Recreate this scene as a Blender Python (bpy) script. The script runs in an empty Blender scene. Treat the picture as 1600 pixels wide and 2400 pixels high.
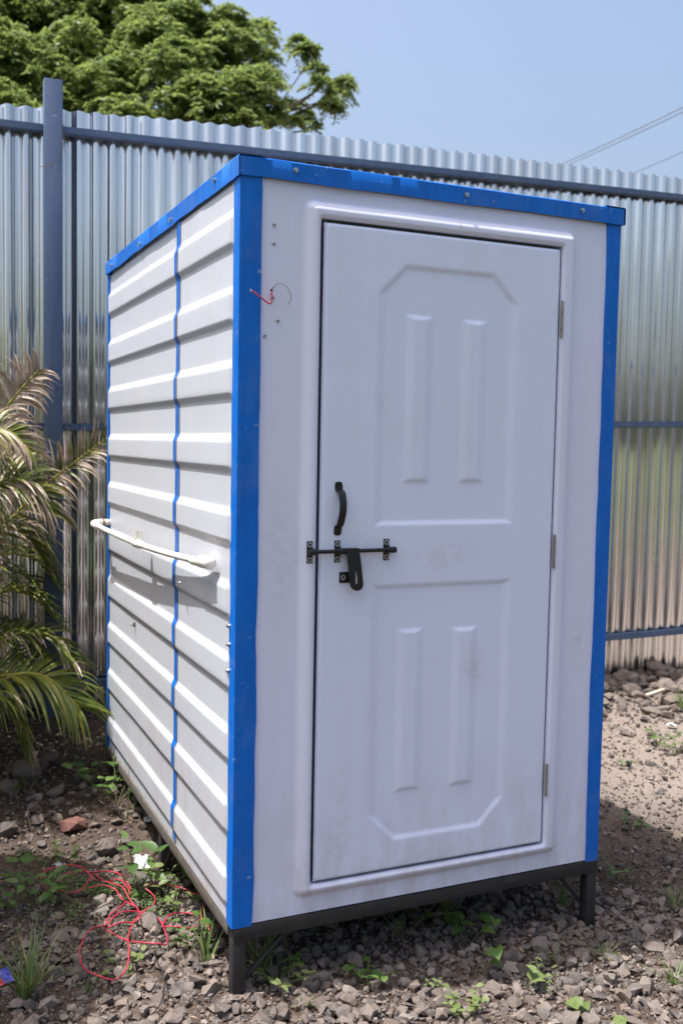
import bpy, bmesh, math, random
import numpy as np
from mathutils import Vector, Matrix
R_ = math.radians
random.seed(7); rng = np.random.default_rng(7)
S = bpy.context.scene
COL = S.collection

# ------------------------------------------------------------------ camera
CAMH = 1.5
FPX, PITCH, ROLL = 2327.5, 0.06915, 0.018634      # solved from the photograph's vanishing points (1600x2400 px)
_F = np.array([0, math.cos(PITCH), -math.sin(PITCH)]); _R = np.array([1., 0, 0]); _U = np.cross(_R, _F)
_c, _s = math.cos(ROLL), math.sin(ROLL)
CR, CU = _c*_R + _s*_U, -_s*_R + _c*_U
cd = bpy.data.cameras.new('camera'); cam = bpy.data.objects.new('camera', cd); COL.objects.link(cam)
cd.sensor_fit = 'VERTICAL'; cd.sensor_height = 36; cd.lens = FPX/2400*36
cd.clip_start = 0.05; cd.clip_end = 2000
cam.matrix_world = Matrix(((CR[0], CU[0], -_F[0], 0), (CR[1], CU[1], -_F[1], 0), (CR[2], CU[2], -_F[2], CAMH), (0, 0, 0, 1)))
cd.dof.use_dof = True; cd.dof.focus_distance = 2.75; cd.dof.aperture_fstop = 4.0
S.camera = cam

# ------------------------------------------------------------------ sky, sun, exposure
CX0, CY0, YAW = -0.2715, 2.5651, 0.42173
W, D, ZB, ZT = 1.1975, 1.7235, 0.204, 2.174
INU, INV = .0075, .0065                              # the measured outline is the outer face of the trim
UX = np.array([math.cos(YAW), math.sin(YAW)]); VX = np.array([-math.sin(YAW), math.cos(YAW)])
ts = -0.73*UX + 0.18*VX
SUN = Vector((ts[0], ts[1], 2.22)).normalized()
EL = math.asin(SUN.z); AZ = math.atan2(SUN.x, SUN.y)
wd = bpy.data.worlds.new('World'); S.world = wd; wd.use_nodes = True
nt = wd.node_tree; bg = nt.nodes['Background']
sky = nt.nodes.new('ShaderNodeTexSky'); sky.sky_type = 'NISHITA'; sky.sun_disc = False
sky.sun_elevation = EL; sky.sun_rotation = AZ
sky.air_density = 1.2; sky.dust_density = 7.5; sky.ozone_density = 2.5; sky.altitude = 100
nt.links.new(sky.outputs[0], bg.inputs[0]); bg.inputs[1].default_value = 0.132
sl = bpy.data.lights.new('sun', 'SUN'); sun = bpy.data.objects.new('sun', sl); COL.objects.link(sun)
sl.energy = 4.0; sl.angle = R_(0.53); sl.color = (1.0, 0.985, 0.96)
sun.rotation_euler = SUN.to_track_quat('Z', 'Y').to_euler(); sun.location = (0, 0, 30)
vs = S.view_settings; vs.view_transform = 'Standard'; vs.look = 'None'; vs.gamma = 1; vs.use_curve_mapping = False
vs.exposure = 0.92
S.cycles.use_denoising = True
S.cycles.max_bounces = 8; S.cycles.caustics_reflective = False; S.cycles.caustics_refractive = False
S.cycles.sample_clamp_indirect = 6

# ------------------------------------------------------------------ helpers
def ray(px, py):
    return _F + CR*(px-800)/FPX - CU*(py-1200)/FPX
def at(px, py, Y):                                   # photo pixel -> point at world depth Y
    d = ray(px, py); return Vector((np.array([0, 0, CAMH]) + d*(Y/d[1])).tolist())
def gnd(px, py, z=0.0):                              # photo pixel -> point on the ground
    d = ray(px, py); return Vector((np.array([0, 0, CAMH]) + d*((z-CAMH)/d[2])).tolist())
def cab(u, v): return CX0 + UX[0]*(u+INU) + VX[0]*(v+INV), CY0 + UX[1]*(u+INU) + VX[1]*(v+INV)
_cc = np.array([-CX0, -CY0]); CAMU, CAMV = float(_cc @ UX), float(_cc @ VX)
def fo(u, z, off):                                   # measured on the outline plane, really `off` in front of the wall
    k = 1 + (off-INV)/CAMV; return CAMU + (u-CAMU)*k - INU, CAMH + (z-CAMH)*k

def link(o, parent=None):
    COL.objects.link(o)
    if parent is not None: o.parent = parent
    return o
def tag(o, label=None, cat=None, group=None, kind=None):
    if label: o['label'] = label
    if cat: o['category'] = cat
    if group: o['group'] = group
    if kind: o['kind'] = kind
    return o
def empty(name, loc=(0, 0, 0), rz=0):
    o = bpy.data.objects.new(name, None); o.empty_display_size = .1
    COL.objects.link(o); o.location = loc; o.rotation_euler = (0, 0, rz); return o
def mesh_np(name, V, F, mat, smooth=True):
    V = np.asarray(V, dtype=np.float32); F = np.asarray(F, dtype=np.int32); n = F.shape[1]
    me = bpy.data.meshes.new(name)
    me.vertices.add(len(V)); me.vertices.foreach_set('co', V.ravel())
    me.loops.add(F.size); me.loops.foreach_set('vertex_index', F.ravel())
    me.polygons.add(len(F)); me.polygons.foreach_set('loop_start', np.arange(0, F.size, n, dtype=np.int32))
    try: me.polygons.foreach_set('loop_total', np.full(len(F), n, dtype=np.int32))
    except Exception: pass
    me.polygons.foreach_set('use_smooth', np.full(len(F), bool(smooth)))
    if mat: me.materials.append(mat)
    me.update(calc_edges=True); me.validate()
    return me
def obj(name, me, parent=None): return link(bpy.data.objects.new(name, me), parent)
def onp(name, V, F, mat, parent=None, smooth=True): return obj(name, mesh_np(name, V, F, mat, smooth), parent)
def obm(name, bm, mat, parent=None, smooth=False, autosm=None):
    bmesh.ops.recalc_face_normals(bm, faces=bm.faces[:])
    me = bpy.data.meshes.new(name); bm.to_mesh(me); bm.free()
    if mat: me.materials.append(mat)
    if smooth or autosm:
        for p in me.polygons: p.use_smooth = True
        if autosm: me.set_sharp_from_angle(angle=R_(autosm))
    return obj(name, me, parent)
def box(bm, a, b, bev=0.0):
    vs_ = [bm.verts.new((x, y, z)) for x in (a[0], b[0]) for y in (a[1], b[1]) for z in (a[2], b[2])]
    fs = [bm.faces.new([vs_[i] for i in q]) for q in ((0,1,3,2),(4,6,7,5),(0,4,5,1),(2,3,7,6),(0,2,6,4),(1,5,7,3))]
    if bev:
        es = list({e for f in fs for e in f.edges})
        bmesh.ops.bevel(bm, geom=es, offset=bev, segments=2, affect='EDGES', profile=.5)
def box_obj(name, a, b, mat, parent=None, bev=.002):
    bm = bmesh.new(); box(bm, a, b, bev); return obm(name, bm, mat, parent, autosm=35)
def grid_faces(nu, nv, mask=None):
    i, j = np.meshgrid(np.arange(nu-1), np.arange(nv-1), indexing='ij')
    a = (i*nv + j); F = np.stack([a, a+nv, a+nv+1, a+1], -1)
    return F[mask] if mask is not None else F.reshape(-1, 4)
def tube(pts, r, n=8, smooth_iter=0, closed_caps=True):
    P = np.array([list(p) for p in pts], float)
    if smooth_iter:
        P = catmull(P, smooth_iter)
    m = len(P); T = np.gradient(P, axis=0); T /= np.linalg.norm(T, axis=1)[:, None] + 1e-9
    rr = np.full(m, r) if np.isscalar(r) else np.interp(np.linspace(0, 1, m), np.linspace(0, 1, len(r)), r)
    ref = np.array([0, 0, 1.]) if abs(T[0][2]) < .9 else np.array([1., 0, 0])
    V = []; nrm = np.cross(T[0], ref); nrm /= np.linalg.norm(nrm)
    for k in range(m):
        nrm = nrm - T[k]*(nrm @ T[k]); nrm /= np.linalg.norm(nrm) + 1e-9
        b = np.cross(T[k], nrm)
        for a in range(n):
            t = 2*math.pi*a/n; V.append(P[k] + rr[k]*(math.cos(t)*nrm + math.sin(t)*b))
    F = [(k*n+a, k*n+(a+1) % n, (k+1)*n+(a+1) % n, (k+1)*n+a) for k in range(m-1) for a in range(n)]
    if closed_caps:
        V.append(P[0]); V.append(P[-1]); c0, c1 = len(V)-2, len(V)-1
        for a in range(0, n, 1):
            F.append((c0, (a+1) % n, a, a)); F.append((c1, (m-1)*n+a, (m-1)*n+(a+1) % n, (m-1)*n+(a+1) % n))
    return np.array(V), F
def catmull(P, k):
    P = np.asarray(P, float); Q = np.vstack([2*P[0]-P[1], P, 2*P[-1]-P[-2]]); out = []
    for i in range(1, len(Q)-2):
        for t in np.linspace(0, 1, k, endpoint=False):
            a, b, c, d = Q[i-1], Q[i], Q[i+1], Q[i+2]
            out.append(.5*((2*b)+(-a+c)*t+(2*a-5*b+4*c-d)*t*t+(-a+3*b-3*c+d)*t**3))
    out.append(P[-1]); return np.array(out)
def tubes_obj(name, parts, mat, parent=None, smooth=True):
    me = bpy.data.meshes.new(name); V = []; F = []
    for v, f in parts:
        o = len(V); V += [tuple(p) for p in v]
        for q in f:
            q = tuple(int(i)+o for i in q); F.append(q if q[2] != q[3] else q[:3])
    me.from_pydata(V, [], F); me.materials.append(mat)
    for p in me.polygons: p.use_smooth = smooth
    return obj(name, me, parent)
_tab = np.random.default_rng(3).random((256, 256))
def vnoise(x, y, f=1.0, o=1):
    x = np.asarray(x, float); y = np.asarray(y, float); r = 0; a = 1; tot = 0
    for k in range(o):
        X = x*f + 17.3*k; Y = y*f + 9.1*k; i = np.floor(X).astype(int); j = np.floor(Y).astype(int); u = X-i; v = Y-j
        u = u*u*(3-2*u); v = v*v*(3-2*v); g = lambda p, q: _tab[p % 256, q % 256]
        r = r + a*((g(i, j)*(1-u)+g(i+1, j)*u)*(1-v)+(g(i, j+1)*(1-u)+g(i+1, j+1)*u)*v); tot += a; a *= .5; f *= 2
    return r/tot
def sstep(a, b, x):
    t = np.clip((x-a)/(b-a), 0, 1); return t*t*(3-2*t)
def lines(*segs):
    L = np.unique(np.round(np.concatenate([np.arange(a, b+s*.5, s) for a, b, s in segs]), 5)); return L

# ------------------------------------------------------------------ materials
class NB:
    def __init__(s, name):
        s.m = bpy.data.materials.new(name); s.m.use_nodes = True; s.t = s.m.node_tree; s.n = s.t.nodes
        s.b = s.n['Principled BSDF']; s.out = s.n['Material Output']
    def add(s, kind, **kw):
        n = s.n.new('ShaderNode'+kind)
        for k, v in kw.items():
            if hasattr(n, k): setattr(n, k, v)
            else: n.inputs[k.replace('_', ' ')].default_value = v
        return n
    def lk(s, a, b): s.t.links.new(a, b)
    def coord(s, kind='Object', scale=(1, 1, 1)):
        tc = s.add('TexCoord'); mp = s.add('Mapping'); mp.inputs['Scale'].default_value = scale
        s.lk(tc.outputs[kind], mp.inputs[0]); return mp.outputs[0]
    def noise(s, co, scale, detail=4, rough=.55, dist=0):
        n = s.add('TexNoise'); n.inputs['Scale'].default_value = scale; n.inputs['Detail'].default_value = detail
        n.inputs['Roughness'].default_value = rough; n.inputs['Distortion'].default_value = dist
        if co is not None: s.lk(co, n.inputs['Vector'])
        return n.outputs['Fac']
    def ramp(s, fac, stops, interp='LINEAR'):
        r = s.add('ValToRGB'); r.color_ramp.interpolation = interp; e = r.color_ramp.elements
        while len(e) < len(stops): e.new(.5)
        for q, (p, c) in zip(e, stops):
            q.position = p; q.color = (*c, 1) if len(c) == 3 else c
        s.lk(fac, r.inputs[0]); return r.outputs[0]
    def val(s, fac, a, b, lo=0, hi=1):
        r = s.add('MapRange'); r.inputs[1].default_value = lo; r.inputs[2].default_value = hi; r.inputs[3].default_value = a; r.inputs[4].default_value = b
        s.lk(fac, r.inputs[0]); return r.outputs[0]
    def mix(s, fac, a, b, mode='MIX'):
        m = s.add('MixRGB', blend_type=mode)
        for i, v in ((0, fac), (1, a), (2, b)):
            if hasattr(v, 'is_linked') or hasattr(v, 'links'): s.lk(v, m.inputs[i])
            else: m.inputs[i].default_value = v if i == 0 else (*v, 1)
        return m.outputs[0]
    def set(s, **kw):
        for k, v in kw.items():
            i = s.b.inputs[k.replace('_', ' ')]
            if hasattr(v, 'links'): s.lk(v, i)
            else: i.default_value = v if not isinstance(v, tuple) else (*v, 1)
        return s
    def bump(s, h, strength=.3, dist=.01):
        b = s.add('Bump'); b.inputs['Strength'].default_value = strength; b.inputs['Distance'].default_value = dist
        s.lk(h, b.inputs['Height']); s.lk(b.outputs[0], s.b.inputs['Normal']); return s

def gelcoat(name, col, grime=(.46, .41, .35), rough=.38, amt=.16, smudge=()):
    k = NB(name); co = k.coord()
    st = k.noise(k.coord(scale=(7, 7, .6)), 3.0, 5, .6)
    big = k.noise(co, 1.7, 5, .6)
    f = k.add('Math', operation='MULTIPLY'); k.lk(k.val(st, 0, 1, .42, .8), f.inputs[0]); k.lk(k.val(big, 0, amt*2.0, .38, .75), f.inputs[1])
    c1 = k.mix(f.outputs[0], col, grime)
    g_ = k.add('SeparateXYZ'); k.lk(k.coord(), g_.inputs[0])
    n3 = k.noise(k.coord(scale=(1, 1, .35)), 16, 5, .65)
    lo = k.add('Math', operation='MULTIPLY'); k.lk(k.val(g_.outputs[2], 1, 0, .21, .62), lo.inputs[0]); k.lk(k.val(n3, 0, .50, .40, .75), lo.inputs[1])
    c1 = k.mix(lo.outputs[0], c1, (.36, .29, .23))
    for (x_, z_, rx, rz, col_, am) in smudge:                       # hand grime and scuffs, each at its own spot
        px_ = k.add('Math', operation='SUBTRACT'); k.lk(g_.outputs[0], px_.inputs[0]); px_.inputs[1].default_value = x_
        pz_ = k.add('Math', operation='SUBTRACT'); k.lk(g_.outputs[2], pz_.inputs[0]); pz_.inputs[1].default_value = z_
        v_ = k.add('CombineXYZ'); k.lk(px_.outputs[0], v_.inputs[0]); k.lk(pz_.outputs[0], v_.inputs[2])
        vm = k.add('VectorMath', operation='MULTIPLY'); k.lk(v_.outputs[0], vm.inputs[0]); vm.inputs[1].default_value = (1/rx, 0, 1/rz)
        ln = k.add('VectorMath', operation='LENGTH'); k.lk(vm.outputs[0], ln.inputs[0])
        mm = k.add('Math', operation='MULTIPLY'); k.lk(k.val(ln.outputs['Value'], am, 0, .1, 1), mm.inputs[0]); k.lk(k.val(k.noise(co, 38, 4, .6), 0, 1, .4, .68), mm.inputs[1])
        c1 = k.mix(mm.outputs[0], c1, col_)
    sp = k.noise(co, 70, 2, .5)
    c2 = k.mix(k.val(sp, 0, .38, .75, .80), c1, (.16, .14, .12))
    k.set(Base_Color=c2, Roughness=k.val(big, rough-.06, rough+.12), Specular_IOR_Level=.45)
    k.bump(k.noise(co, 5.5, 4, .5), .10, .02)
    return k.m
M = {}
M['wall'] = gelcoat('wall_gelcoat', (.705, .72, .875), amt=.09, smudge=((1.10, .90, .05, .10, (.45, .34, .28), .35), (.63, 2.11, .008, .012, (.35, .15, .06), 1.0), (.12, 1.2, .06, .25, (.45, .41, .37), .4)))
M['door'] = gelcoat('door_gelcoat', (.715, .755, .925), rough=.30, amt=.10, smudge=((.715, .86, .05, .09, (.42, .30, .25), .38), (.60, 1.19, .16, .06, (.45, .38, .36), .28), (.33, 1.17, .10, .12, (.40, .36, .34), .3), (.40, 1.62, .03, .05, (.35, .5, .6), .35), (.30, .45, .08, .2, (.42, .36, .31), .22)))
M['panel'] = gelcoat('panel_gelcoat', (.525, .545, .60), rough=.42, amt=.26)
def paint(name, col, dark, rough=.45, scale=9):
    k = NB(name); co = k.coord(); a = k.noise(k.coord(scale=(4, 4, .7)), scale, 5, .65); b = k.noise(co, 55, 3, .5)
    c = k.mix(k.val(a, 0, 1, .3, .75), col, dark); c = k.mix(k.val(b, 0, .5, .69, .77), c, (.40, .46, .55)); c = k.mix(k.val(k.noise(co, 6, 5, .7), 0, .16, .5, .75), c, (.30, .30, .32))
    k.set(Base_Color=c, Roughness=k.val(a, rough-.08, rough+.15), Specular_IOR_Level=.30); k.bump(k.noise(co, 24, 4, .6), .22, .004); return k.m
M['blue'] = paint('blue_paint', (.0018, .152, .60), (.0010, .108, .47), .38)
def blackpaint():
    k = NB('black_frame_paint'); co = k.coord(); a = k.noise(k.coord(scale=(1, 1, 3)), 14, 6, .7)
    c = k.mix(k.val(a, 0, .75, .38, .72), (.012, .0115, .012), (.040, .036, .033))
    k.set(Base_Color=c, Roughness=.62); k.bump(a, .3, .003); return k.m
M['black'] = blackpaint()
def dusty():
    k = NB('dusty_frame_paint'); co = k.coord(); a = k.noise(k.coord(scale=(1, 1, 4)), 11, 6, .7); b = k.noise(co, 3, 4, .6)
    c = k.mix(k.val(a, .2, 1, .25, .65), (.030, .027, .025), (.155, .135, .115)); c = k.mix(k.val(b, 0, .8, .5, .75), c, (.10, .072, .052))
    k.set(Base_Color=c, Roughness=.75); k.bump(a, .3, .003); return k.m
M['dusty'] = dusty()
def simple(name, col, rough=.5, metal=0.0, bumps=None, var=.2):
    k = NB(name); a = k.noise(k.coord(), 30, 4, .6)
    k.set(Base_Color=k.mix(k.val(a, 0, 1, .3, .7), col, tuple(max(0, c*(1-var)) for c in col)), Roughness=rough, Metallic=metal)
    if bumps: k.bump(a, bumps[0], bumps[1])
    return k.m
M['iron'] = simple('black_iron', (.020, .019, .020), .38, .3, (.15, .001), .4)
M['zinc'] = simple('zinc_screw', (.55, .55, .54), .28, 1.0)
M['rivet'] = simple('aluminium_rivet', (.52, .53, .55), .38, .9)
M['washer'] = simple('washer_steel', (.36, .35, .335), .5, .2)
M['rivethole'] = simple('rivet_core', (.05, .045, .045), .6)
M['hinge'] = simple('hinge_steel', (.36, .335, .295), .55, .4, (.4, .002), .5)
M['foam'] = simple('torn_foam_edge', (.20, .18, .175), .95, 0, (1, .004), .6)
M['dark'] = simple('dark_void', (.03, .03, .03), .9)
M['jamb'] = simple('grey_jamb', (.26, .27, .30), .8)
M['pvc'] = simple('white_pvc', (.80, .77, .70), .36, 0, None, .06)
M['rust'] = simple('rust', (.28, .10, .035), .9, 0, (.6, .003), .6)
M['redwire'] = simple('red_wire', (.50, .032, .065), .38, 0, None, .3)
M['pinkwire'] = simple('pink_wire', (.60, .06, .10), .4, 0, None, .2)
M['blackwire'] = simple('black_wire', (.03, .028, .027), .5, 0, None, .3)
M['greywire'] = simple('grey_wire', (.42, .40, .33), .5, 0, None, .2)
M['copper'] = simple('wire_core', (.55, .45, .38), .35, .9)
M['cable'] = simple('overhead_cable', (.10, .10, .11), .6)
M['plastic'] = simple('white_plastic_scrap', (.55, .55, .56), .45, 0, (.5, .004), .1)
M['wood'] = simple('pale_wood', (.52, .42, .33), .8, 0, (.4, .002), .25)
M['polewood'] = simple('pole_wood', (.16, .13, .10), .85, 0, (.4, .01), .4)
M['redprint'] = simple('red_print', (.45, .03, .04), .35, 0, None, .2)
M['blueprint'] = simple('blue_print', (.05, .06, .42), .35, 0, None, .2)
M['twig'] = simple('dry_twig', (.16, .105, .07), .9, 0, None, .4)
M['frame_blue'] = paint('steel_blue_paint', (.085, .128, .215), (.070, .105, .18), .5, 5)
def galvanised():
    k = NB('galvanised_sheet'); co = k.coord(); a = k.noise(k.coord(scale=(6, 6, .30)), 1.6, 3, .5); b = k.noise(co, 2.3, 3, .5); sp = k.noise(k.coord(scale=(1, 1, .5)), 34, 4, .6)
    c = k.mix(k.val(a, 0, 1, .35, .7), (.80, .80, .80), (.64, .64, .65))
    c = k.mix(k.val(b, 0, .18, .5, .8), c, (.50, .45, .40))
    c = k.mix(k.val(sp, 0, .22, .62, .74), c, (.42, .42, .42))
    k.set(Base_Color=c, Metallic=1.0, Roughness=k.val(a, .06, .13, .3, .75)); k.bump(k.noise(k.coord(scale=(2, 2, .6)), 2.5, 2, .5), .06, .02)
    b2 = k.add('BsdfPrincipled'); k.lk(c, b2.inputs['Base Color']); b2.inputs['Metallic'].default_value = 1; b2.inputs['Roughness'].default_value = .34
    mx = k.add('MixShader'); k.lk(k.val(k.noise(co, 1.1, 2, .5), .06, .42, .35, .65), mx.inputs[0]); k.lk(k.b.outputs[0], mx.inputs[1]); k.lk(b2.outputs[0], mx.inputs[2]); k.lk(mx.outputs[0], k.out.inputs[0]); return k.m
M['galv'] = galvanised()
def stone_mat(name, stops, gain=1.0):
    k = NB(name); g = k.add('NewGeometry'); oi = k.add('ObjectInfo'); ad = k.add('Math', operation='ADD'); fr = k.add('Math', operation='FRACT')
    k.lk(g.outputs['Random Per Island'], ad.inputs[0]); k.lk(oi.outputs['Random'], ad.inputs[1]); k.lk(ad.outputs[0], fr.inputs[0])
    c = k.ramp(fr.outputs[0], stops); co = k.coord(); a = k.noise(co, 48, 5, .65); b = k.noise(co, 9, 3, .5)
    c = k.mix(k.val(a, 0, .55, .35, .7), c, (.22, .185, .16)); c = k.mix(k.val(b, 0, .55, .45, .7), c, (.12, .080, .060))
    k.set(Base_Color=c, Roughness=.88, Specular_IOR_Level=.25); k.bump(a, .55, .006); return k.m
M['stone'] = stone_mat('gravel_stone', [(0, (.050, .046, .046)), (.25, (.092, .082, .078)), (.5, (.165, .138, .120)), (.72, (.120, .095, .080)), (.88, (.255, .212, .182)), (1, (.085, .074, .070))])
M['rubble'] = stone_mat('rubble_stone', [(0, (.10, .085, .078)), (.35, (.165, .135, .115)), (.7, (.22, .18, .148)), (1, (.13, .112, .10))])
M['darkrock'] = stone_mat('dark_rock', [(0, (.085, .075, .07)), (.5, (.13, .11, .10)), (1, (.18, .15, .13))])
M['lava'] = stone_mat('red_lava', [(0, (.17, .055, .042)), (1, (.15, .05, .04))])
def ground_mat():
    k = NB('dirt_ground'); co = k.coord(); g = k.add('NewGeometry'); sx = k.add('SeparateXYZ'); k.lk(g.outputs['Position'], sx.inputs[0])
    a = k.noise(co, 2.2, 6, .6); b = k.noise(co, 26, 6, .65); f = k.noise(co, 130, 4, .6)
    c = k.ramp(a, [(.3, (.048, .033, .026)), (.52, (.074, .053, .042)), (.7, (.118, .090, .073))])
    sand = k.ramp(b, [(.3, (.195, .155, .130)), (.7, (.285, .236, .203))])
    rs = k.add('MapRange'); rs.inputs[1].default_value = .7; rs.inputs[2].default_value = 1.3; k.lk(sx.outputs[0], rs.inputs[0])
    ry = k.add('MapRange'); ry.inputs[1].default_value = 3.4; ry.inputs[2].default_value = 4.3; k.lk(sx.outputs[1], ry.inputs[0])
    mu = k.add('Math', operation='MULTIPLY'); k.lk(rs.outputs[0], mu.inputs[0]); k.lk(ry.outputs[0], mu.inputs[1])
    c = k.mix(mu.outputs[0], c, sand)
    gr = k.add('MapRange'); gr.inputs[1].default_value = .8; gr.inputs[2].default_value = -2.5; k.lk(sx.outputs[1], gr.inputs[0])
    c = k.mix(gr.outputs[0], c, k.ramp(b, [(.3, (.050, .064, .030)), (.7, (.092, .104, .058))]))       # scrubby grass across the yard
    c = k.mix(k.val(b, 0, .65, .52, .75), c, (.085, .062, .050)); c = k.mix(k.val(f, 0, .7, .62, .75), c, (.42, .36, .31))
    h = k.mix(.5, b, f); k.set(Base_Color=c, Roughness=.95, Specular_IOR_Level=.15); k.bump(h, .9, .015); return k.m
M['ground'] = ground_mat()
def leaf_mat(name, stops, trans=.35, rough=.45, dry=None):
    k = NB(name); g = k.add('NewGeometry'); oi = k.add('ObjectInfo'); ad = k.add('Math', operation='ADD'); fr = k.add('Math', operation='FRACT')
    k.lk(g.outputs['Random Per Island'], ad.inputs[0]); k.lk(oi.outputs['Random'], ad.inputs[1]); k.lk(ad.outputs[0], fr.inputs[0])
    c = k.ramp(fr.outputs[0], stops); n = k.noise(k.coord(), 40, 3, .5); c = k.mix(k.val(n, 0, .35, .4, .7), c, tuple(x*.6 for x in stops[0][1]))
    if dry:
        at_ = k.add('Attribute'); at_.attribute_name = 'dry'
        n2 = k.noise(k.coord(), 16, 4, .6); s = k.add('Math', operation='ADD'); k.lk(at_.outputs['Fac'], s.inputs[0]); k.lk(k.val(n2, -.25, .25, .3, .7), s.inputs[1])
        d = k.ramp(n2, [(.3, dry[0]), (.6, dry[1])]); c = k.mix(k.val(s.outputs[0], 0, 1, .4, .62), c, d)
    k.set(Base_Color=c, Roughness=rough, Specular_IOR_Level=.4)
    tr = k.add('BsdfTranslucent'); k.lk(k.mix(.5, c, (.34, .40, .12), 'MIX') if not dry else c, tr.inputs[0]); mx = k.add('MixShader'); mx.inputs[0].default_value = trans
    k.lk(k.b.outputs[0], mx.inputs[1]); k.lk(tr.outputs[0], mx.inputs[2]); k.lk(mx.outputs[0], k.out.inputs[0]); return k.m
M['neem'] = leaf_mat('neem_leaf', [(0, (.085, .145, .030)), (.4, (.125, .195, .042)), (.75, (.18, .245, .062)), (1, (.24, .28, .085))], .55)
M['shrub'] = leaf_mat('shrub_leaf', [(0, (.05, .10, .02)), (1, (.09, .15, .03))], .3)
M['weed'] = leaf_mat('weed_leaf', [(0, (.055, .12, .028)), (.6, (.085, .16, .035)), (1, (.13, .20, .05))], .32)
M['weedpale'] = leaf_mat('pale_weed_leaf', [(0, (.14, .19, .06)), (1, (.20, .25, .09))], .32)
M['weedstem'] = simple('weed_stem', (.12, .13, .05), .6, 0, None, .3)
M['grass'] = leaf_mat('grass_blade', [(0, (.075, .13, .035)), (.6, (.12, .175, .05)), (1, (.26, .25, .12))], .3)
M['palm'] = leaf_mat('palm_leaflet', [(0, (.10, .15, .03)), (.5, (.165, .21, .035)), (1, (.27, .26, .05))], .36, .38, dry=((.25, .165, .115), (.46, .365, .275)))
M['deadleaf'] = leaf_mat('dead_leaf', [(0, (.12, .075, .045)), (.5, (.22, .15, .09)), (1, (.33, .26, .17))], .15, .8)
M['palmstem'] = simple('palm_rachis', (.36, .31, .03), .4, 0, None, .3)
M['cane'] = simple('palm_cane', (.16, .17, .05), .6, 0, (.3, .005), .4)
M['bark'] = simple('bark', (.13, .10, .08), .9, 0, (.8, .02), .5)

# ------------------------------------------------------------------ ground
FD, FA = 5.39, 0.34419
FT = np.array([math.cos(FA), math.sin(FA)]); FN = np.array([-math.sin(FA), math.cos(FA)])
def fence_d(x, y): return FD*FN[1] - (x*FN[0] + y*FN[1])              # distance in front of the fence
def fence_s(x, y): return x*FT[0] + y*FT[1] - FD*FT[1]
def gz(x, y):
    x = np.asarray(x, float); y = np.asarray(y, float)
    d = fence_d(x, y); s = fence_s(x, y)
    near = np.exp(-((x/9)**2 + ((y-3)/9)**2))
    z = near*((vnoise(x+40, y+40, 1.1, 3)-.5)*.05 + (vnoise(x+11, y+5, 7, 3)-.5)*.022)
    z = z + .11*np.exp(-(np.maximum(d, 0)/.32)**2)*sstep(.6, 1.4, s)*(.7+.6*vnoise(x, y, 5)) + .05*np.exp(-(np.maximum(d, 0)/.5)**2)*sstep(.0, -.8, s)
    z = z + .085*sstep(3.45, 4.15, y)*sstep(.9, -.2, x)*near
    return z
def geo(a, b, s0):
    o = [a]; s = s0
    while abs(o[-1]-a) < abs(b-a): o.append(o[-1] + s*(1 if b > a else -1)); s *= 1.35
    return o[1:]
gx = np.array(sorted(geo(-2.6, -420, .06) + list(np.arange(-2.6, 2.9, .03)) + geo(2.87, 420, .06)))
gy = np.array(sorted(geo(1.7, -420, .06) + list(np.arange(1.7, 6.6, .03)) + geo(6.57, 480, .06)))
GX, GY = np.meshgrid(gx, gy, indexing='ij')
ground = onp('ground', np.stack([GX, GY, gz(GX, GY)], -1).reshape(-1, 3), grid_faces(len(gx), len(gy)), M['ground'])
tag(ground, 'brown dirt yard strewn with grey gravel', 'ground', kind='structure')

# ------------------------------------------------------------------ cabin
cabin = empty('portable_toilet_cabin', (*cab(0, 0), 0), YAW)
tag(cabin, 'white moulded portable cabin with blue edge trim standing on black steel legs', 'cabin')
RIBT = [2.100, 1.905, 1.714, 1.521, 1.327, 1.132, .938, .742, .545, .345]
RH, RP = .096, .0092
def rib(z):
    z = np.asarray(z, float); h = np.zeros_like(z)
    for t in RIBT: h = np.maximum(h, sstep(t+.002, t-.026, z)*sstep(t-RH-.010, t-RH+.012, z))
    return h*RP
ZL = np.unique(np.round(np.concatenate([lines((ZB, ZT, .02))] + [np.concatenate([np.linspace(t+.003, t-.027, 11), np.linspace(t-RH+.012, t-RH-.014, 11)]) for t in RIBT]), 5))
ZL = ZL[(ZL >= ZB) & (ZL <= ZT)]
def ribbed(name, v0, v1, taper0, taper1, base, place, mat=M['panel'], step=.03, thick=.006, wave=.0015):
    vl = np.unique(np.round(np.concatenate([np.arange(v0, v1, step), np.linspace(v0, v0+.035, 10), np.linspace(v1-.035, v1, 10), [v1]]), 5))
    VV, ZZ = np.meshgrid(vl, ZL, indexing='ij')
    k = np.ones_like(VV)
    if taper0: k *= sstep(v0+.004, v0+.026, VV)
    if taper1: k *= sstep(v1-.004, v1-.026, VV)
    h = base + rib(ZZ)*k + (vnoise(VV+3, ZZ, 4, 2)-.5)*wave*2
    n0 = VV.size
    P = np.stack([VV.ravel(), h.ravel(), ZZ.ravel()], 1)
    F = grid_faces(len(vl), len(ZL)).tolist(); nz = len(ZL); nv = len(vl)
    loop = [i*nz for i in range(nv)] + [(nv-1)*nz+j for j in range(1, nz)] + [i*nz+nz-1 for i in range(nv-2, -1, -1)] + [j for j in range(nz-2, 0, -1)]
    Bk = P[loop].copy(); Bk[:, 1] = np.minimum(Bk[:, 1]-thick, base)
    P = np.vstack([P, Bk])
    for a in range(len(loop)): b = (a+1) % len(loop); F.append([loop[a], loop[b], n0+b, n0+a])
    Q = np.array([place(*p) for p in P]); o = onp(name, Q, np.array(F), mat, cabin)
    o.data.set_sharp_from_angle(angle=R_(40)); return o
left = lambda v, h, z: (-h, v, z)
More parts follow.
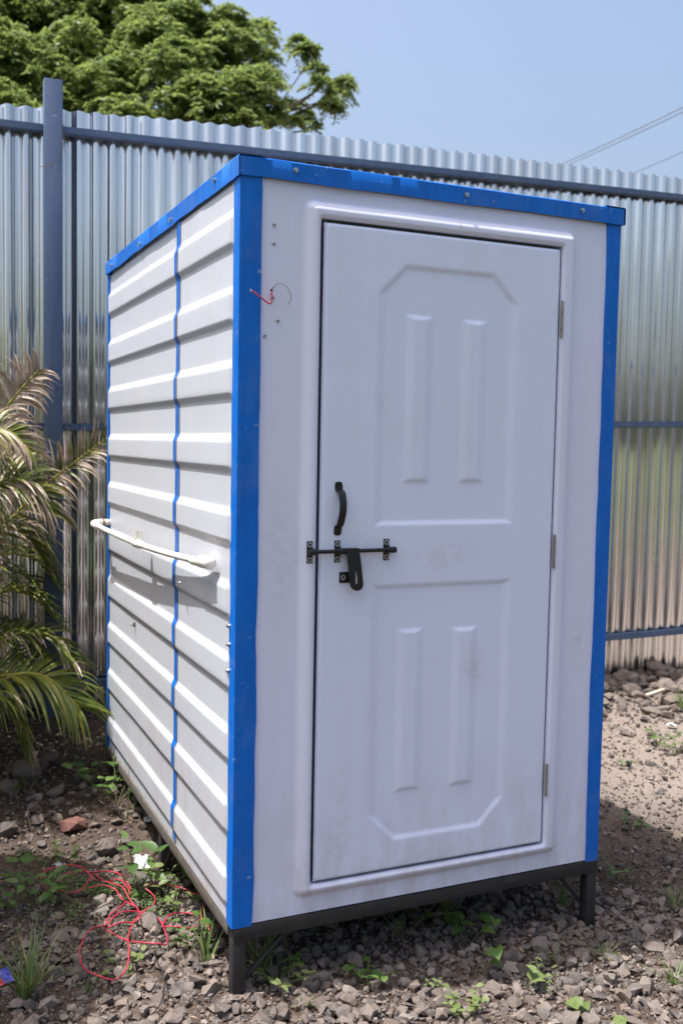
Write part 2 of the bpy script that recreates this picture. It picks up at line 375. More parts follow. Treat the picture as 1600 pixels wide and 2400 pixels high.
ribbed('side_panel', .030, .578, True, False, .006, left)
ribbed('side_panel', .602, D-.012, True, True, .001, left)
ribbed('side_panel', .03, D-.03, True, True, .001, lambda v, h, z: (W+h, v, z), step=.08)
ribbed('rear_panel', .03, W-.03, True, True, .001, lambda v, h, z: (v, D+h, z), step=.08)
# torn foam edge along the seam, and the blue jointing strip that follows the ribs
zz = np.arange(ZB+.012, ZT, .004); m = len(zz)
w0 = .570 + (vnoise(zz, zz*0+2, 6, 3)-.5)*.010; w1 = .622 + (vnoise(zz, zz*0+7, 5, 3)-.5)*.010
pr = rib(zz)*(.78+.10*vnoise(zz, zz*0, 3)) + .0062
Vs = np.concatenate([np.stack([-pr*0-.0005, w1+.002, zz], 1), np.stack([-pr, w1-.001, zz], 1), np.stack([-pr-.0012, (w0+w1)/2, zz], 1), np.stack([-pr, w0, zz], 1)])
Fs = [[r*m+i, r*m+i+1, (r+1)*m+i+1, (r+1)*m+i] for r in range(3) for i in range(m-1)]
o = onp('seam_strip', Vs, np.array(Fs), M['blue'], cabin); o.data.flip_normals()
wf = .5785 + (.003+np.abs(vnoise(zz, zz*0+31, 60, 3)-.5)*.034)*sstep(.38, .55, vnoise(zz, zz*0+5, 2.2, 2))
pf = rib(zz) + .0068
Vs = np.concatenate([np.stack([-pf+.006, wf, zz], 1), np.stack([-pf, wf+.0005, zz], 1), np.stack([-pf, wf*0+.572, zz], 1)])
o = onp('seam_foam', Vs, np.array([[r*m+i, r*m+i+1, (r+1)*m+i+1, (r+1)*m+i] for r in range(2) for i in range(m-1)]), M['foam'], cabin, smooth=False)

# front wall with the moulded door surround
OFF_F, OFF_D = .024, .021
DU0, DZ0 = fo(.236, .288, OFF_D); DU1, DZ1 = fo(.993, 2.082, OFF_D)
OU0, OU1, OZ0, OZ1 = DU0-.010, DU1+.004, DZ0-.006, DZ1+.009       # opening
SU0, SZ0 = fo(.188, .255, OFF_F*.6); SU1, SZ1 = fo(1.042, 2.131, OFF_F*.6)
def rrect(u, z, a, b, c, d, r):
    qx = np.abs(u-(a+b)/2)-(b-a)/2+r; qz = np.abs(z-(c+d)/2)-(d-c)/2+r
    return -(np.hypot(np.maximum(qx, 0), np.maximum(qz, 0)) + np.minimum(np.maximum(qx, qz), 0) - r)    # >0 inside
def dense(c, w=.03, n=13): return np.linspace(c-w, c+w, n)
ul = np.unique(np.round(np.concatenate([np.linspace(.012, W-.012, 40), dense(SU0), dense(SU1), np.linspace(OU0-.022, OU0, 12), np.linspace(OU1, OU1+.022, 12)]), 5))
zl = np.unique(np.round(np.concatenate([np.linspace(ZB, ZT, 70), dense(SZ0), dense(SZ1), np.linspace(OZ0-.022, OZ0, 12), np.linspace(OZ1, OZ1+.022, 12)]), 5))
zl = zl[(zl >= ZB) & (zl <= ZT)]
UU, ZZ = np.meshgrid(ul, zl, indexing='ij')
so = rrect(UU, ZZ, SU0, SU1, SZ0, SZ1, .022); si = -rrect(UU, ZZ, OU0, OU1, OZ0, OZ1, .006)
t = np.clip((so+.006)/.030, 0, 1); hf = OFF_F*(1-(1-t)**2.2)
ti = np.clip(si/.012, 0, 1); hf = np.where(so > 0, np.minimum(hf, OFF_F), hf) - .009*(1-ti)**2*(si < .012)*(so > 0)
hf += (vnoise(UU*1.2, ZZ, 2.5, 2)-.5)*.003
inside = (UU > OU0+1e-4) & (UU < OU1-1e-4) & (ZZ > OZ0+1e-4) & (ZZ < OZ1-1e-4)
uc = (ul[:-1]+ul[1:])/2; zc = (zl[:-1]+zl[1:])/2
mk = ~((uc[:, None] > OU0) & (uc[:, None] < OU1) & (zc[None] > OZ0) & (zc[None] < OZ1))
P = np.stack([UU.ravel(), -hf.ravel(), ZZ.ravel()], 1)
F = grid_faces(len(ul), len(zl), mk).tolist(); nz = len(zl)
i0, i1 = [int(np.argmin(abs(ul-x))) for x in (OU0, OU1)]; j0, j1 = [int(np.argmin(abs(zl-x))) for x in (OZ0, OZ1)]
loop = [i*nz+j0 for i in range(i0, i1+1)] + [i1*nz+j for j in range(j0+1, j1+1)] + [i*nz+j1 for i in range(i1-1, i0-1, -1)] + [i0*nz+j for j in range(j1-1, j0, -1)]
Bk = P[loop].copy(); Bk[:, 1] = .045; n0 = len(P); P = np.vstack([P, Bk])
for a in range(len(loop)): b = (a+1) % len(loop); F.append([loop[a], n0+a, n0+b, loop[b]])
front = onp('front_wall', P, np.array(F), M['wall'], cabin); front.data.set_sharp_from_angle(angle=R_(45))
box_obj('door_jamb_stop', (OU0+.001, .028, OZ0+.001), (OU1-.001, .05, OZ1-.001), M['jamb'], cabin, 0)
# door: recessed octagon fields with raised strips
st = .004
ul = np.unique(np.round(np.concatenate([np.arange(DU0, DU1, st), [DU1], np.linspace(DU0, DU0+.010, 8), np.linspace(DU1-.010, DU1, 8)]), 5))
zl = np.unique(np.round(np.concatenate([np.arange(DZ0, DZ1, st), [DZ1], np.linspace(DZ0, DZ0+.010, 8), np.linspace(DZ1-.010, DZ1, 8)]), 5))
UU, ZZ = np.meshgrid(ul, zl, indexing='ij')
ed = rrect(UU, ZZ, DU0, DU1, DZ0, DZ1, .014)
hd = OFF_D - .010*(1-np.clip(ed/.011, 0, 1))**2.4
def cut(u, z, a, b, c, d, ch, top):
    s = np.minimum(np.minimum(u-a, b-u)*.45, np.minimum(z-c, d-z)); r2 = math.sqrt(.5)
    zz_ = (d-z) if top else (z-c)
    return np.minimum(s, np.minimum((u-a)+zz_-ch, (b-u)+zz_-ch)*r2)
a0, zt0 = fo(.396, 1.99, OFF_D); a1, zb0 = fo(.846, 1.276, OFF_D)
_, zt1 = fo(0, 1.108, OFF_D); _, zb1 = fo(0, .374, OFF_D)
for s in (cut(UU, ZZ, a0, a1, zb0, zt0, .082, True), cut(UU, ZZ, a0, a1, zb1, zt1, .082, False)):
    hd -= .0056*sstep(-.003, .013, s)
for (p, q, r, t_) in ((.483, .570, 1.394, 1.856), (.662, .746, 1.394, 1.854), (.477, .563, .512, .980), (.655, .742, .508, .974)):
    A, Cc = fo(p, r, OFF_D); B, Dd = fo(q, t_, OFF_D)
    hd += .0054*sstep(-.002, .012, np.minimum(np.minimum(UU-A, B-UU)*.42, np.minimum(ZZ-Cc, Dd-ZZ)))
hd += (vnoise(UU, ZZ, 2.2, 2)-.5)*.0035
nz = len(zl); nu = len(ul)
P = np.stack([UU.ravel(), -hd.ravel(), ZZ.ravel()], 1); F = grid_faces(nu, nz).tolist()
loop = [i*nz for i in range(nu)] + [(nu-1)*nz+j for j in range(1, nz)] + [i*nz+nz-1 for i in range(nu-2, -1, -1)] + [j for j in range(nz-2, 0, -1)]
Bk = P[loop].copy(); Bk[:, 1] = .022; n0 = len(P); P = np.vstack([P, Bk])
for a in range(len(loop)): b = (a+1) % len(loop); F.append([loop[a], loop[b], n0+b, n0+a])
door = onp('door', P, np.array(F), M['door'], cabin); tag(door, 'white panelled door with black bolt and pull handle')
# blue corner strips
def strip(name, path, n_along, axis_pts, parent=cabin, mat=M['blue']):
    V = []; k = len(path(0.0))
    for a in axis_pts: V += path(a)
    F = [[i*k+j, i*k+j+1, (i+1)*k+j+1, (i+1)*k+j] for i in range(n_along-1) for j in range(k-1)]
    o = onp(name, np.array(V), np.array(F), mat, parent); bm = bmesh.new(); bm.from_mesh(o.data); bmesh.ops.recalc_face_normals(bm, faces=bm.faces[:]); bm.to_mesh(o.data); bm.free()
    o.data.set_sharp_from_angle(angle=R_(35)); return o
zs = np.linspace(ZB-.004, ZT+.004, 130)
nn = lambda a, seed, f, amp: float((vnoise(np.array([a]), np.array([seed]), f, 3)[0]-.5)*2*amp)
strip('corner_strip', lambda z: [(.004, .044+nn(z, 1, 7, .002), z), (-.0075, .0435+nn(z, 1, 7, .002), z), (-.0085, .004, z), (-.0065, -.0045, z), (.002, -.0065, z), (.0515+nn(z, 4, 9, .0035), -.0065, z), (.052+nn(z, 4, 9, .0035), .004, z)], 130, zs)
strip('corner_strip', lambda z: [(1.152+nn(z, 6, 5, .004), .004, z), (1.152+nn(z, 6, 5, .004), -.0055, z), (W+.002, -.0055, z), (W+.004, -.002, z), (W+.004, .045, z), (W-.004, .045, z)], 130, zs)
strip('corner_strip', lambda z: [(.004, D-.032+nn(z, 8, 6, .003), z), (-.0075, D-.032+nn(z, 8, 6, .003), z), (-.0075, D+.003, z), (-.004, D+.006, z), (.05, D+.006, z), (.05, D-.002, z)], 130, zs)
strip('corner_strip', lambda z: [(W+.004-.008, D-.045, z), (W+.006, D-.045, z), (W+.006, D+.006, z), (W-.05, D+.006, z), (W-.05, D-.002, z)], 130, zs)
# roof and its blue edge flashing (hand-cut lower edge)
box_obj('roof', (.004, .004, ZT-.01), (W-.004, D-.004, ZT+.042), M['wall'], cabin, .003)
ZR = ZT+.048
us = np.linspace(-.0105, W+.006, 110); vss = np.linspace(-.0135, D+.012, 130)
strip('roof_trim', lambda u: [(u, .06, ZR+.001), (u, -.010, ZR+nn(u, 40, 9, .0012)), (u, -.0125, ZR-.003), (u, -.0125+nn(u, 41, 6, .001), ZT+nn(u, 42, 8, .003)), (u, -.004, ZT+.002)], 110, us)
strip('roof_trim', lambda v: [(.06, v, ZR+.003), (-.0105, v, ZR+.002+nn(v, 43, 9, .002)), (-.0135, v, ZR-.002), (-.0135+nn(v, 44, 5, .002), v, ZT-.002+nn(v, 45, 9, .0045)), (-.004, v, ZT+.002)], 130, vss)
strip('roof_trim', lambda v: [(W-.06, v, ZR+.003), (W+.010, v, ZR+.002), (W+.012, v, ZR-.002), (W+.012, v, ZT), (W+.004, v, ZT+.002)], 130, np.linspace(-.013, D+.012, 130))
strip('roof_trim', lambda u: [(u, D-.06, ZR+.001), (u, D+.010, ZR), (u, D+.0125, ZR-.003), (u, D+.0125, ZT), (u, D+.004, ZT+.002)], 110, us)
# base frame, legs, braces
FB = ZB-.043
box_obj('base_rail', (-.002, -.006, FB), (W+.002, .036, ZB-.003), M['black'], cabin, .003)
box_obj('base_rail', (-.006, .038, FB+.001), (.034, D-.002, ZB-.002), M['dusty'], cabin, .003)
box_obj('base_rail', (W-.034, .038, FB), (W+.004, D-.002, ZB-.003), M['black'], cabin, .003)
box_obj('base_rail', (.036, D-.04, FB), (W-.036, D, ZB-.003), M['black'], cabin, .003)
box_obj('floor_panel', (.02, .02, ZB-.0025), (W-.02, D-.02, ZB+.02), M['dark'], cabin, 0)
for (u, v) in ((-.003, -.004), (W-.034, -.004), (.0, .80), (W-.036, .80), (.0, D-.04), (W-.036, D-.04)):
    box_obj('leg', (u, v, -.07), (u+.036, v+.036, FB+.002), M['black'], cabin, .002)
def brace(a, b):
    v, f = tube([a, b], .007, 6); tubes_obj('brace', [(v, f)], M['black'], cabin, False)
brace((.035, .02, .04), (.17, .02, FB+.004)); brace((W-.036, .02, .055), (W-.13, .02, FB+.004)); brace((.018, .80, .05), (.018, .70, FB+.004))
# door hardware
def cyl(bm, c, axis, r, h, n=14, r2=None):
    mt = Matrix.Translation(c) @ Vector(axis).to_track_quat('Z', 'Y').to_matrix().to_4x4()
    bmesh.ops.create_cone(bm, cap_ends=True, segments=n, radius1=r, radius2=r if r2 is None else r2, depth=h, matrix=mt)
def washer_mesh():
    bm = bmesh.new(); n = 18
    rings = [(.0075, 0), (.0072, -.0016), (.0042, -.0016), (.0036, -.0006)]
    L = [[bm.verts.new((r*math.cos(2*math.pi*i/n), y, r*math.sin(2*math.pi*i/n))) for i in range(n)] for r, y in rings]
    for a in range(3):
        for i in range(n): bm.faces.new((L[a][i], L[a][(i+1) % n], L[a+1][(i+1) % n], L[a+1][i]))
    bmesh.ops.recalc_face_normals(bm, faces=bm.faces[:]); me = bpy.data.meshes.new('washer'); bm.to_mesh(me); bm.free(); me.materials.append(M['washer']); return me
WASH = washer_mesh()
def screw_mesh(name, r, h, mat):
    bm = bmesh.new(); cyl(bm, (0, -h*.15, 0), (0, -1, 0), r*1.5, h*.3, 14)
    cyl(bm, (0, -h*.6, 0), (0, -1, 0), r, h*.7, 6, r*.9); bmesh.ops.recalc_face_normals(bm, faces=bm.faces[:])
    me = bpy.data.meshes.new(name); bm.to_mesh(me); bm.free(); me.materials.append(mat); return me
SCREW = screw_mesh('screw', .0045, .009, M['zinc'])
def rivet_mesh():
    bm = bmesh.new(); n = 14
    rings = [(.0048, 0), (.0045, -.0012), (.0030, -.0024), (.0017, -.0022), (.0015, -.0008)]
    L = [[bm.verts.new((r*math.cos(2*math.pi*i/n), y, r*math.sin(2*math.pi*i/n))) for i in range(n)] for r, y in rings]
    for a in range(4):
        for i in range(n):
            f = bm.faces.new((L[a][i], L[a][(i+1) % n], L[a+1][(i+1) % n], L[a+1][i])); f.smooth = True
            if a == 3: f.material_index = 1
    f = bm.faces.new(L[-1]); f.material_index = 1
    bmesh.ops.recalc_face_normals(bm, faces=bm.faces[:]); me = bpy.data.meshes.new('rivet'); bm.to_mesh(me); bm.free()
    me.materials.append(M['rivet']); me.materials.append(M['rivethole']); return me
RIVET = rivet_mesh()
def put(name, me, loc, parent, rot=(0, 0, 0)):
    o = obj(name, me, parent); o.location = loc; o.rotation_euler = rot; return o
YD = -OFF_D
def sweep(name, path, w, th, mat, parent):          # flat bar swept in the y-z plane; path of (x, y, z, width factor)
    bm = bmesh.new(); prev = None; n = len(path)
    for i, (x, y, z, kw) in enumerate(path):
        a = path[max(i-1, 0)]; b = path[min(i+1, n-1)]; ty, tz = b[1]-a[1], b[2]-a[2]; L = math.hypot(ty, tz) or 1; ny, nz_ = tz/L, -ty/L
        ring = [bm.verts.new((x+sx*w*kw/2, y+ny*th*sg/2, z+nz_*th*sg/2)) for sx, sg in ((-1, -1), (1, -1), (1, 1), (-1, 1))]
        if prev:
            for k in range(4): bm.faces.new((prev[k], prev[(k+1) % 4], ring[(k+1) % 4], ring[k]))
        else: bm.faces.new(ring[::-1])
        prev = ring
    bm.faces.new(prev); return obm(name, bm, mat, parent, autosm=40)
hu, hz1 = fo(.287, 1.396, OFF_D); _, hz0 = fo(.287, 1.251, OFF_D)
hp = [(hu, YD-.0015, hz1, .55), (hu, YD-.0015, hz1-.003, .85), (hu, YD-.0015, hz1-.008, 1), (hu+.001, YD-.0015, hz1-.021, 1), (hu+.002, YD-.004, hz1-.024, .98), (hu+.003, YD-.014, hz1-.027, .95)]
for t in np.linspace(0, 1, 9): hp.append((hu+.003-.004*t*t, YD-.019-.011*math.sin(math.pi*t), hz1-.031-(hz1-hz0-.062)*t, .92))
hp += [(hu, YD-.014, hz0+.027, .95), (hu, YD-.004, hz0+.024, .98), (hu, YD-.0015, hz0+.021, 1), (hu-.001, YD-.0015, hz0+.008, 1), (hu-.001, YD-.0015, hz0+.003, .85), (hu-.001, YD-.0015, hz0, .55)]
sweep('pull_handle', hp, .0215, .0035, M['iron'], door)
for zq in (hz1-.006, hz0+.006):
    bm = bmesh.new(); cyl(bm, (hu-.001, YD-.0035, zq), (0, -1, 0), .0028, .002, 10); obm('handle_screw', bm, M['iron'], door, autosm=40)
bz = fo(.3, 1.2065, OFF_D+.015)[1]; YR = YD-.013
def bracket(u, z0, z1, parent, yb, collar=True):
    bm = bmesh.new(); box(bm, (u-.0088, yb-.0022, z0), (u+.0088, yb, z1), .001)
    o = obm('bolt_bracket', bm, M['iron'], parent, autosm=40)
    for zq in (z0+.0095, z1-.0095): put('washer', WASH, (u+.0005, yb-.0022, zq), parent)
    if collar:
        bm = bmesh.new(); cyl(bm, (u+.006, YR, bz), (1, 0, 0), .0085, .026, 16); box(bm, (u-.004, YR-.0, bz-.0085), (u+.0095, yb-.001, bz+.0085)); obm('bolt_collar', bm, M['iron'], parent, autosm=40)
bk = [fo(x, 0, OFF_D)[0] for x in (.207, .287, .435)]
zb_, zt_ = fo(0, 1.177, OFF_D)[1], fo(0, 1.237, OFF_D)[1]
bracket(bk[1], zb_, zt_, door, YD); bracket(bk[2], zb_+.001, zt_+.001, door, YD)
bracket(fo(.206, 0, OFF_F)[0], zb_, zt_, front, -OFF_F)
bm = bmesh.new(); cyl(bm, ((bk[0]+bk[2])/2+.008, YR, bz), (1, 0, 0), .0055, bk[2]-bk[0]+.026, 14); obm('bolt_rod', bm, M['iron'], door, autosm=40)
bm = bmesh.new(); cyl(bm, (bk[2]+.018, YR, bz), (1, 0, 0), .0087, .010, 16); obm('bolt_end', bm, M['iron'], door, autosm=40)
# hasp plate with its slot
def hasp():
    bm = bmesh.new(); hx, ht = fo(.332, 1.214, OFF_D+.02); _, hb = fo(.345, 1.097, OFF_D+.02); H = ht-hb
    n = 40; outer = []; inner = []
    for i in range(n):
        a = 2*math.pi*i/n - math.pi/2; cx, cz = math.cos(a), math.sin(a)
        # outer: rounded bottom, square top
        if cz < 0: p = (.0195*cx, -H+.0195+.0195*cz)
        else:
            m_ = max(abs(cx), abs(cz)); p = (.0195*cx/m_ if abs(cx) > .02 else 0, -H+.0195+(H-.0195)*cz/m_)
        outer.append(p)
        inner.append((.0042*cx*(1.15-.35*max(cz, 0)), -H+.036+.0185*cz))
    sh = lambda p: (hx+p[0]*(1+.02*0)-.13*p[1]*1.0, p[1]+ht)
    lay = []
    for off in (-.0015, .0015):
        yy = lambda p: YR-.0075-.004*min(1, -p[1]/.04)+off
        lay.append(([bm.verts.new((sh(p)[0], yy(p), sh(p)[1])) for p in outer], [bm.verts.new((sh(p)[0], yy(p), sh(p)[1])) for p in inner]))
    for i in range(n):
        j = (i+1) % n
        bm.faces.new((lay[0][0][i], lay[0][0][j], lay[0][1][j], lay[0][1][i])); bm.faces.new((lay[1][0][j], lay[1][0][i], lay[1][1][i], lay[1][1][j]))
        bm.faces.new((lay[0][0][j], lay[0][0][i], lay[1][0][i], lay[1][0][j])); bm.faces.new((lay[0][1][i], lay[0][1][j], lay[1][1][j], lay[1][1][i]))
    o = obm('hasp', bm, M['iron'], door, autosm=40)
    bm = bmesh.new(); cyl(bm, (hx, YR, bz), (1, 0, 0), .0082, .034, 16); obm('hasp_knuckle', bm, M['iron'], door, autosm=40)
    su, sz = fo(.312, 1.135, OFF_D)
    bm = bmesh.new(); box(bm, (su-.018, YD-.0022, sz-.015), (su+.030, YD, sz+.015), .001); obm('staple_plate', bm, M['iron'], door, autosm=40)
    put('washer', WASH, (su-.007, YD-.0022, sz), door)
    v, f = tube([(su+.020, YD, sz+.008), (su+.021, YD-.010, sz+.008), (su+.022, YD-.014, sz), (su+.021, YD-.010, sz-.008), (su+.020, YD, sz-.008)], .002, 6, 4); tubes_obj('staple', [(v, f)], M['iron'], door)
hasp()
for z1_, z0_ in ((1.933, 1.825), (1.238, 1.136), (.535, .433)):
    u, a = fo(1.000, z1_, OFF_D+.004); _, b = fo(1, z0_, OFF_D+.004); bm = bmesh.new(); L = (a-b)/5
    for q in range(5): cyl(bm, (u, YD-.004, b+L*(q+.5)), (0, 0, 1), .0036, L*.95, 12)
    box(bm, (u-.001, YD-.002, b+.001), (u+.0045, YD+.0012, a-.001))
    obm('hinge', bm, M['hinge'], door, autosm=40)
# rivets, trim screws and loose wires on the front wall
for u, z in ((.092, 2.058), (.092, 2.010), (.091, 1.872), (.106, 1.814), (.071, 1.773)): put('rivet', RIVET, (fo(u, z, 0)[0], -.0015, fo(u, z, 0)[1]), front)
for u, z in ((.147, 2.201), (.659, 2.198), (1.055, 2.199)): put('trim_screw', SCREW, (u-INU, -.0128, z), cabin)
for v, z in ((.195, 2.204), (.668, 2.190), (1.098, 2.190), (1.598, 2.193)): put('trim_screw', SCREW, (-.0138, v, z), cabin, (0, 0, -math.pi/2))
for v, z in ((.588, 1.86), (.588, 1.47), (.586, 1.19), (.586, .80)): put('rivet', RIVET, (-.0045, v, z), cabin, (0, 0, -math.pi/2))
put('side_screw', SCREW, (-.028, .47, 1.067), cabin, (0, 0, -math.pi/2))
for z in (1.01, .96, .89): put('side_screw', SCREW, (-.0065, .043, z), cabin, (0, 0, -math.pi/2))
bm = bmesh.new(); box(bm, (-.009, 1.20, .800), (-.001, 1.209, .820), .001); box(bm, (-.018, 1.203, .806), (-.0085, 1.207, .810)); obm('pipe_clip_stub', bm, M['hinge'], cabin, autosm=40)
bm = bmesh.new(); cyl(bm, (.090, -.0012, 1.8925), (0, -1, 0), .0034, .0012, 12); obm('wire_hole', bm, M['rivethole'], front).location.x = -INU
v, f = tube([(.089, 0, 1.884), (.087, -.012, 1.882), (.085, -.016, 1.862), (.078, -.022, 1.854), (.060, -.030, 1.861), (.040, -.035, 1.872), (.027, -.036, 1.880)], .0021, 8, 5)
tubes_obj('red_wire', [(v, f)], M['pinkwire'], front).location.x = -INU
v, f = tube([(.027, -.036, 1.880), (.021, -.036, 1.884)], .0013, 6); v2, f2 = tube([(.027, -.036, 1.880), (.020, -.035, 1.880)], .0009, 6); tubes_obj('wire_core', [(v, f), (v2, f2)], M['copper'], front).location.x = -INU
v, f = tube([(.090, 0, 1.893), (.093, -.012, 1.900), (.104, -.020, 1.909), (.120, -.024, 1.903), (.133, -.024, 1.885), (.135, -.022, 1.868), (.129, -.020, 1.856)], .0012, 6, 5); tubes_obj('grey_wire', [(v, f)], M['greywire'], front).location.x = -INU
# pvc pipe along the side
pv = empty('pvc_rail', (0, 0, 0)); pv.parent = cabin
pp = [(-.040, .17, 1.166), (-.0455, .42, 1.155), (-.051, .67, 1.147), (-.0575, .95, 1.1425), (-.065, 1.30, 1.144), (-.072, 1.64, 1.150)]
v, f = tube(pp, .0102, 14, 8); tubes_obj('pipe', [(v, f)], M['pvc'], pv)
v, f = tube([(-.042, .285, 1.158), (-.040, .245, 1.161), (-.037, .215, 1.164), (-.036, .20, 1.165), (-.034, .135, 1.168)], [.0115, .0135, .0175, .0182, .0175], 16, 4); tubes_obj('pipe_reducer', [(v, f)], M['pvc'], pv)
v, f = tube([(-.0575, .955, 1.1425), (-.056, .885, 1.1435)], .0150, 16); v2, f2 = tube([(-.0567, .92, 1.143), (-.0557, .92, 1.188)], [.0150, .0150, .0160], 16, 3, closed_caps=False)
tubes_obj('pipe_tee', [(v, f), (v2, f2)], M['pvc'], pv)
v, f = tube([(-.071, 1.58, 1.148), (-.073, 1.64, 1.150), (-.068, 1.672, 1.152), (-.045, 1.684, 1.154), (-.024, 1.686, 1.155)], .0148, 14, 5); tubes_obj('pipe_elbow', [(v, f)], M['pvc'], pv)
v, f = tube([(-.024, 1.686, 1.155), (.0, 1.687, 1.155)], .0125, 12); tubes_obj('pipe_stub', [(v, f)], M['pvc'], pv)
v, f = tube([(-.034, 1.685, 1.1545), (-.026, 1.686, 1.155)], .0151, 12); tubes_obj('rust_ring', [(v, f)], M['rust'], pv)

# ------------------------------------------------------------------ corrugated fence
fence = empty('corrugated_metal_fence', (0, FD, 0), FA)
tag(fence, 'tall fence of shiny corrugated metal sheets on a blue-grey steel frame', 'fence')
fence.location = (0, FD, 0)
PITCH_C = .0813
def csheet(s0, s1, z1, k):
    xs = np.arange(s0, s1+.004, PITCH_C/18); zs_ = np.linspace(-.08, z1, 46)
    X, Z = np.meshgrid(xs, zs_, indexing='ij')
    ph = X/PITCH_C*2*math.pi + .6*k
    kk = .75 + .9*vnoise(X*0+np.floor(X/PITCH_C)*3.7, X*0+k, 1.0)
    y = -.0100*np.tanh(kk*np.sin(ph))/np.tanh(kk)
    amp = 1 + .22*(vnoise(X*2, Z*.6+k*5, 2.0, 2)-.5)
    y = y*amp + (vnoise(X+7*k, Z*.35, 1.3, 2)-.5)*.014 + (vnoise(X*3+k, Z*.8, 2.6, 2)-.5)*.0035 + .004*(k % 2)
    edge = np.exp(-((X-s0)/.02)**2)*.006*vnoise(X*0+k, Z, 6, 2)
    y = y - edge
    Zt = Z + sstep(z1-.4, z1, Z)*(np.interp(X, [-6, -4, -1.7, -.5, .7, 1.9, 5], [2.98, 3.0, 3.066, 3.104, 3.121, 3.126, 3.13])-3.1 + .004*vnoise(X, X*0+k, 14)+.002*np.sin(ph))
    return onp('sheet', np.stack([X, y, Zt], -1).reshape(-1, 3), grid_faces(len(xs), len(zs_)), M['galv'], fence)
seams = [-5.98, -4.77, -3.56, -2.345, -1.129, .099, 1.304, 2.52, 3.74, 4.96]
for k in range(len(seams)-1): csheet(seams[k], seams[k+1]+.018, 3.1 + .005*((k*37 % 5)/5-.4), k)
def frail(s0, s1, za, zb, h=.035):
    V = []; 
    for s, z in ((s0, za), (s1, zb)):
        V += [(s, -.052, z-h/2), (s, -.0115, z-h/2), (s, -.0115, z+h/2), (s, -.052, z+h/2)]
    bm = bmesh.new(); q = [bm.verts.new(p) for p in V]
    for k in range(4): bm.faces.new((q[k], q[(k+1) % 4], q[4+(k+1) % 4], q[4+k]))
    bm.faces.new(q[:4]); bm.faces.new(q[4:])
    bmesh.ops.bevel(bm, geom=bm.edges[:], offset=.003, segments=2, affect='EDGES'); obm('rail', bm, M['frame_blue'], fence, autosm=35)
for za, zb in ((2.966, 3.001), (1.553, 1.642), (.272, .36)):
    sl_ = (zb-za)/3.2
    frail(-1.4665, 4.9, za, za+sl_*(4.9+1.4665)); frail(-5.9, -1.5525, za-sl_*2.0, za)
def fpost(s):
    bm = bmesh.new(); box(bm, (s-.0425, -.098, -.25), (s+.0425, -.0115, 3.182), .004); obm('post', bm, M['frame_blue'], fence, autosm=35)
fpost(-1.5095)
bm = bmesh.new(); box(bm, (-1.5535, -.0995, 1.735), (-1.4655, -.010, 1.738)); obm('post_weld', bm, M['frame_blue'], fence)
v, f = tube([(-1.465, -.10, 2.98), (-1.462, -.108, 2.90), (-1.475, -.112, 2.84), (-1.505, -.112, 2.79), (-1.535, -.112, 2.775), (-1.575, -.11, 2.768)], .0016, 5, 5); tubes_obj('loose_wire', [(v, f)], M['twig'], fence)

# ------------------------------------------------------------------ stones
def stone_hull(r, n, flat):
    bm = bmesh.new()
    for _ in range(n):
        p = r.normal(size=3); p /= np.linalg.norm(p); p *= r.uniform(.82, 1.05)
        bm.verts.new((p[0], p[1]*r.uniform(.8, 1.0), p[2]*flat))
    h = bmesh.ops.convex_hull(bm, input=bm.verts[:])
    bmesh.ops.delete(bm, geom=[v for v in bm.verts if not v.link_faces], context='VERTS')
    bmesh.ops.triangulate(bm, faces=bm.faces[:]); bmesh.ops.recalc_face_normals(bm, faces=bm.faces[:])
    bm.verts.index_update(); V = np.array([v.co[:] for v in bm.verts]); F = np.array([[v.index for v in f.verts] for f in bm.faces]); bm.free(); return V, F
sr = np.random.default_rng(21)
HULL = [stone_hull(sr, 15, sr.uniform(.5, .85)) for _ in range(24)]
HSM = [stone_hull(sr, 9, sr.uniform(.6, .9)) for _ in range(14)]
HTN = [stone_hull(sr, 6, .8) for _ in range(8)]
BIG = [stone_hull(sr, 24, sr.uniform(.55, .85)) for _ in range(12)]
def scatter(name, hulls, P, sz, mat, tilt=.35, parent=None):
    Vs, Fs, off = [], [], 0; r = np.random.default_rng(len(P)); idx = r.integers(0, len(hulls), len(P))
    for h in range(len(hulls)):
        q = np.where(idx == h)[0]
        if not len(q): continue
        V, F = hulls[h]; n = len(q); a = r.uniform(0, 6.283, n); b = r.normal(0, tilt, n); c = r.normal(0, tilt, n)
        v = V[None]*(sz[q][:, None, None]*r.uniform(.75, 1.2, (n, 1, 3)))
        ca, sa, cb, sb, cc, sc = [x[:, None] for x in (np.cos(a), np.sin(a), np.cos(b), np.sin(b), np.cos(c), np.sin(c))]
        x, y, z = v[..., 0], v[..., 1], v[..., 2]
        y, z = y*cb-z*sb, y*sb+z*cb; x, z = x*cc+z*sc, -x*sc+z*cc; x, y = x*ca-y*sa, x*sa+y*ca
        lo = z.min(1, keepdims=True)
        v = np.stack([x+P[q, 0][:, None], y+P[q, 1][:, None], z-lo*.66+P[q, 2][:, None]], -1)
        Vs.append(v.reshape(-1, 3)); Fs.append((F[None]+(np.arange(n)*len(V))[:, None, None]+off).reshape(-1, 3)); off += n*len(V)
    return onp(name, np.concatenate(Vs), np.concatenate(Fs), mat, parent, smooth=False)
def dens(x, y):
    """gravel coverage: thick in front, patchy with bare dirt to the left, thin on the sandy ground to the right"""
    n = vnoise(x+3, y+8, 1.9, 3); base = .55 + .9*(n-.35)
    d = np.where(y < 3.25, base+.32, base*.75)
    right = sstep(.75, 1.15, x)*sstep(3.35, 4.0, y)
    d = d*(1-right) + right*(.36+.5*sstep(.9, .25, fence_d(x, y)))
    bare = np.exp(-(((x+1.05)/.35)**2+((y-3.28)/.16)**2)); d = d*(1-.8*bare)
    return np.clip(d, 0.03, 1)
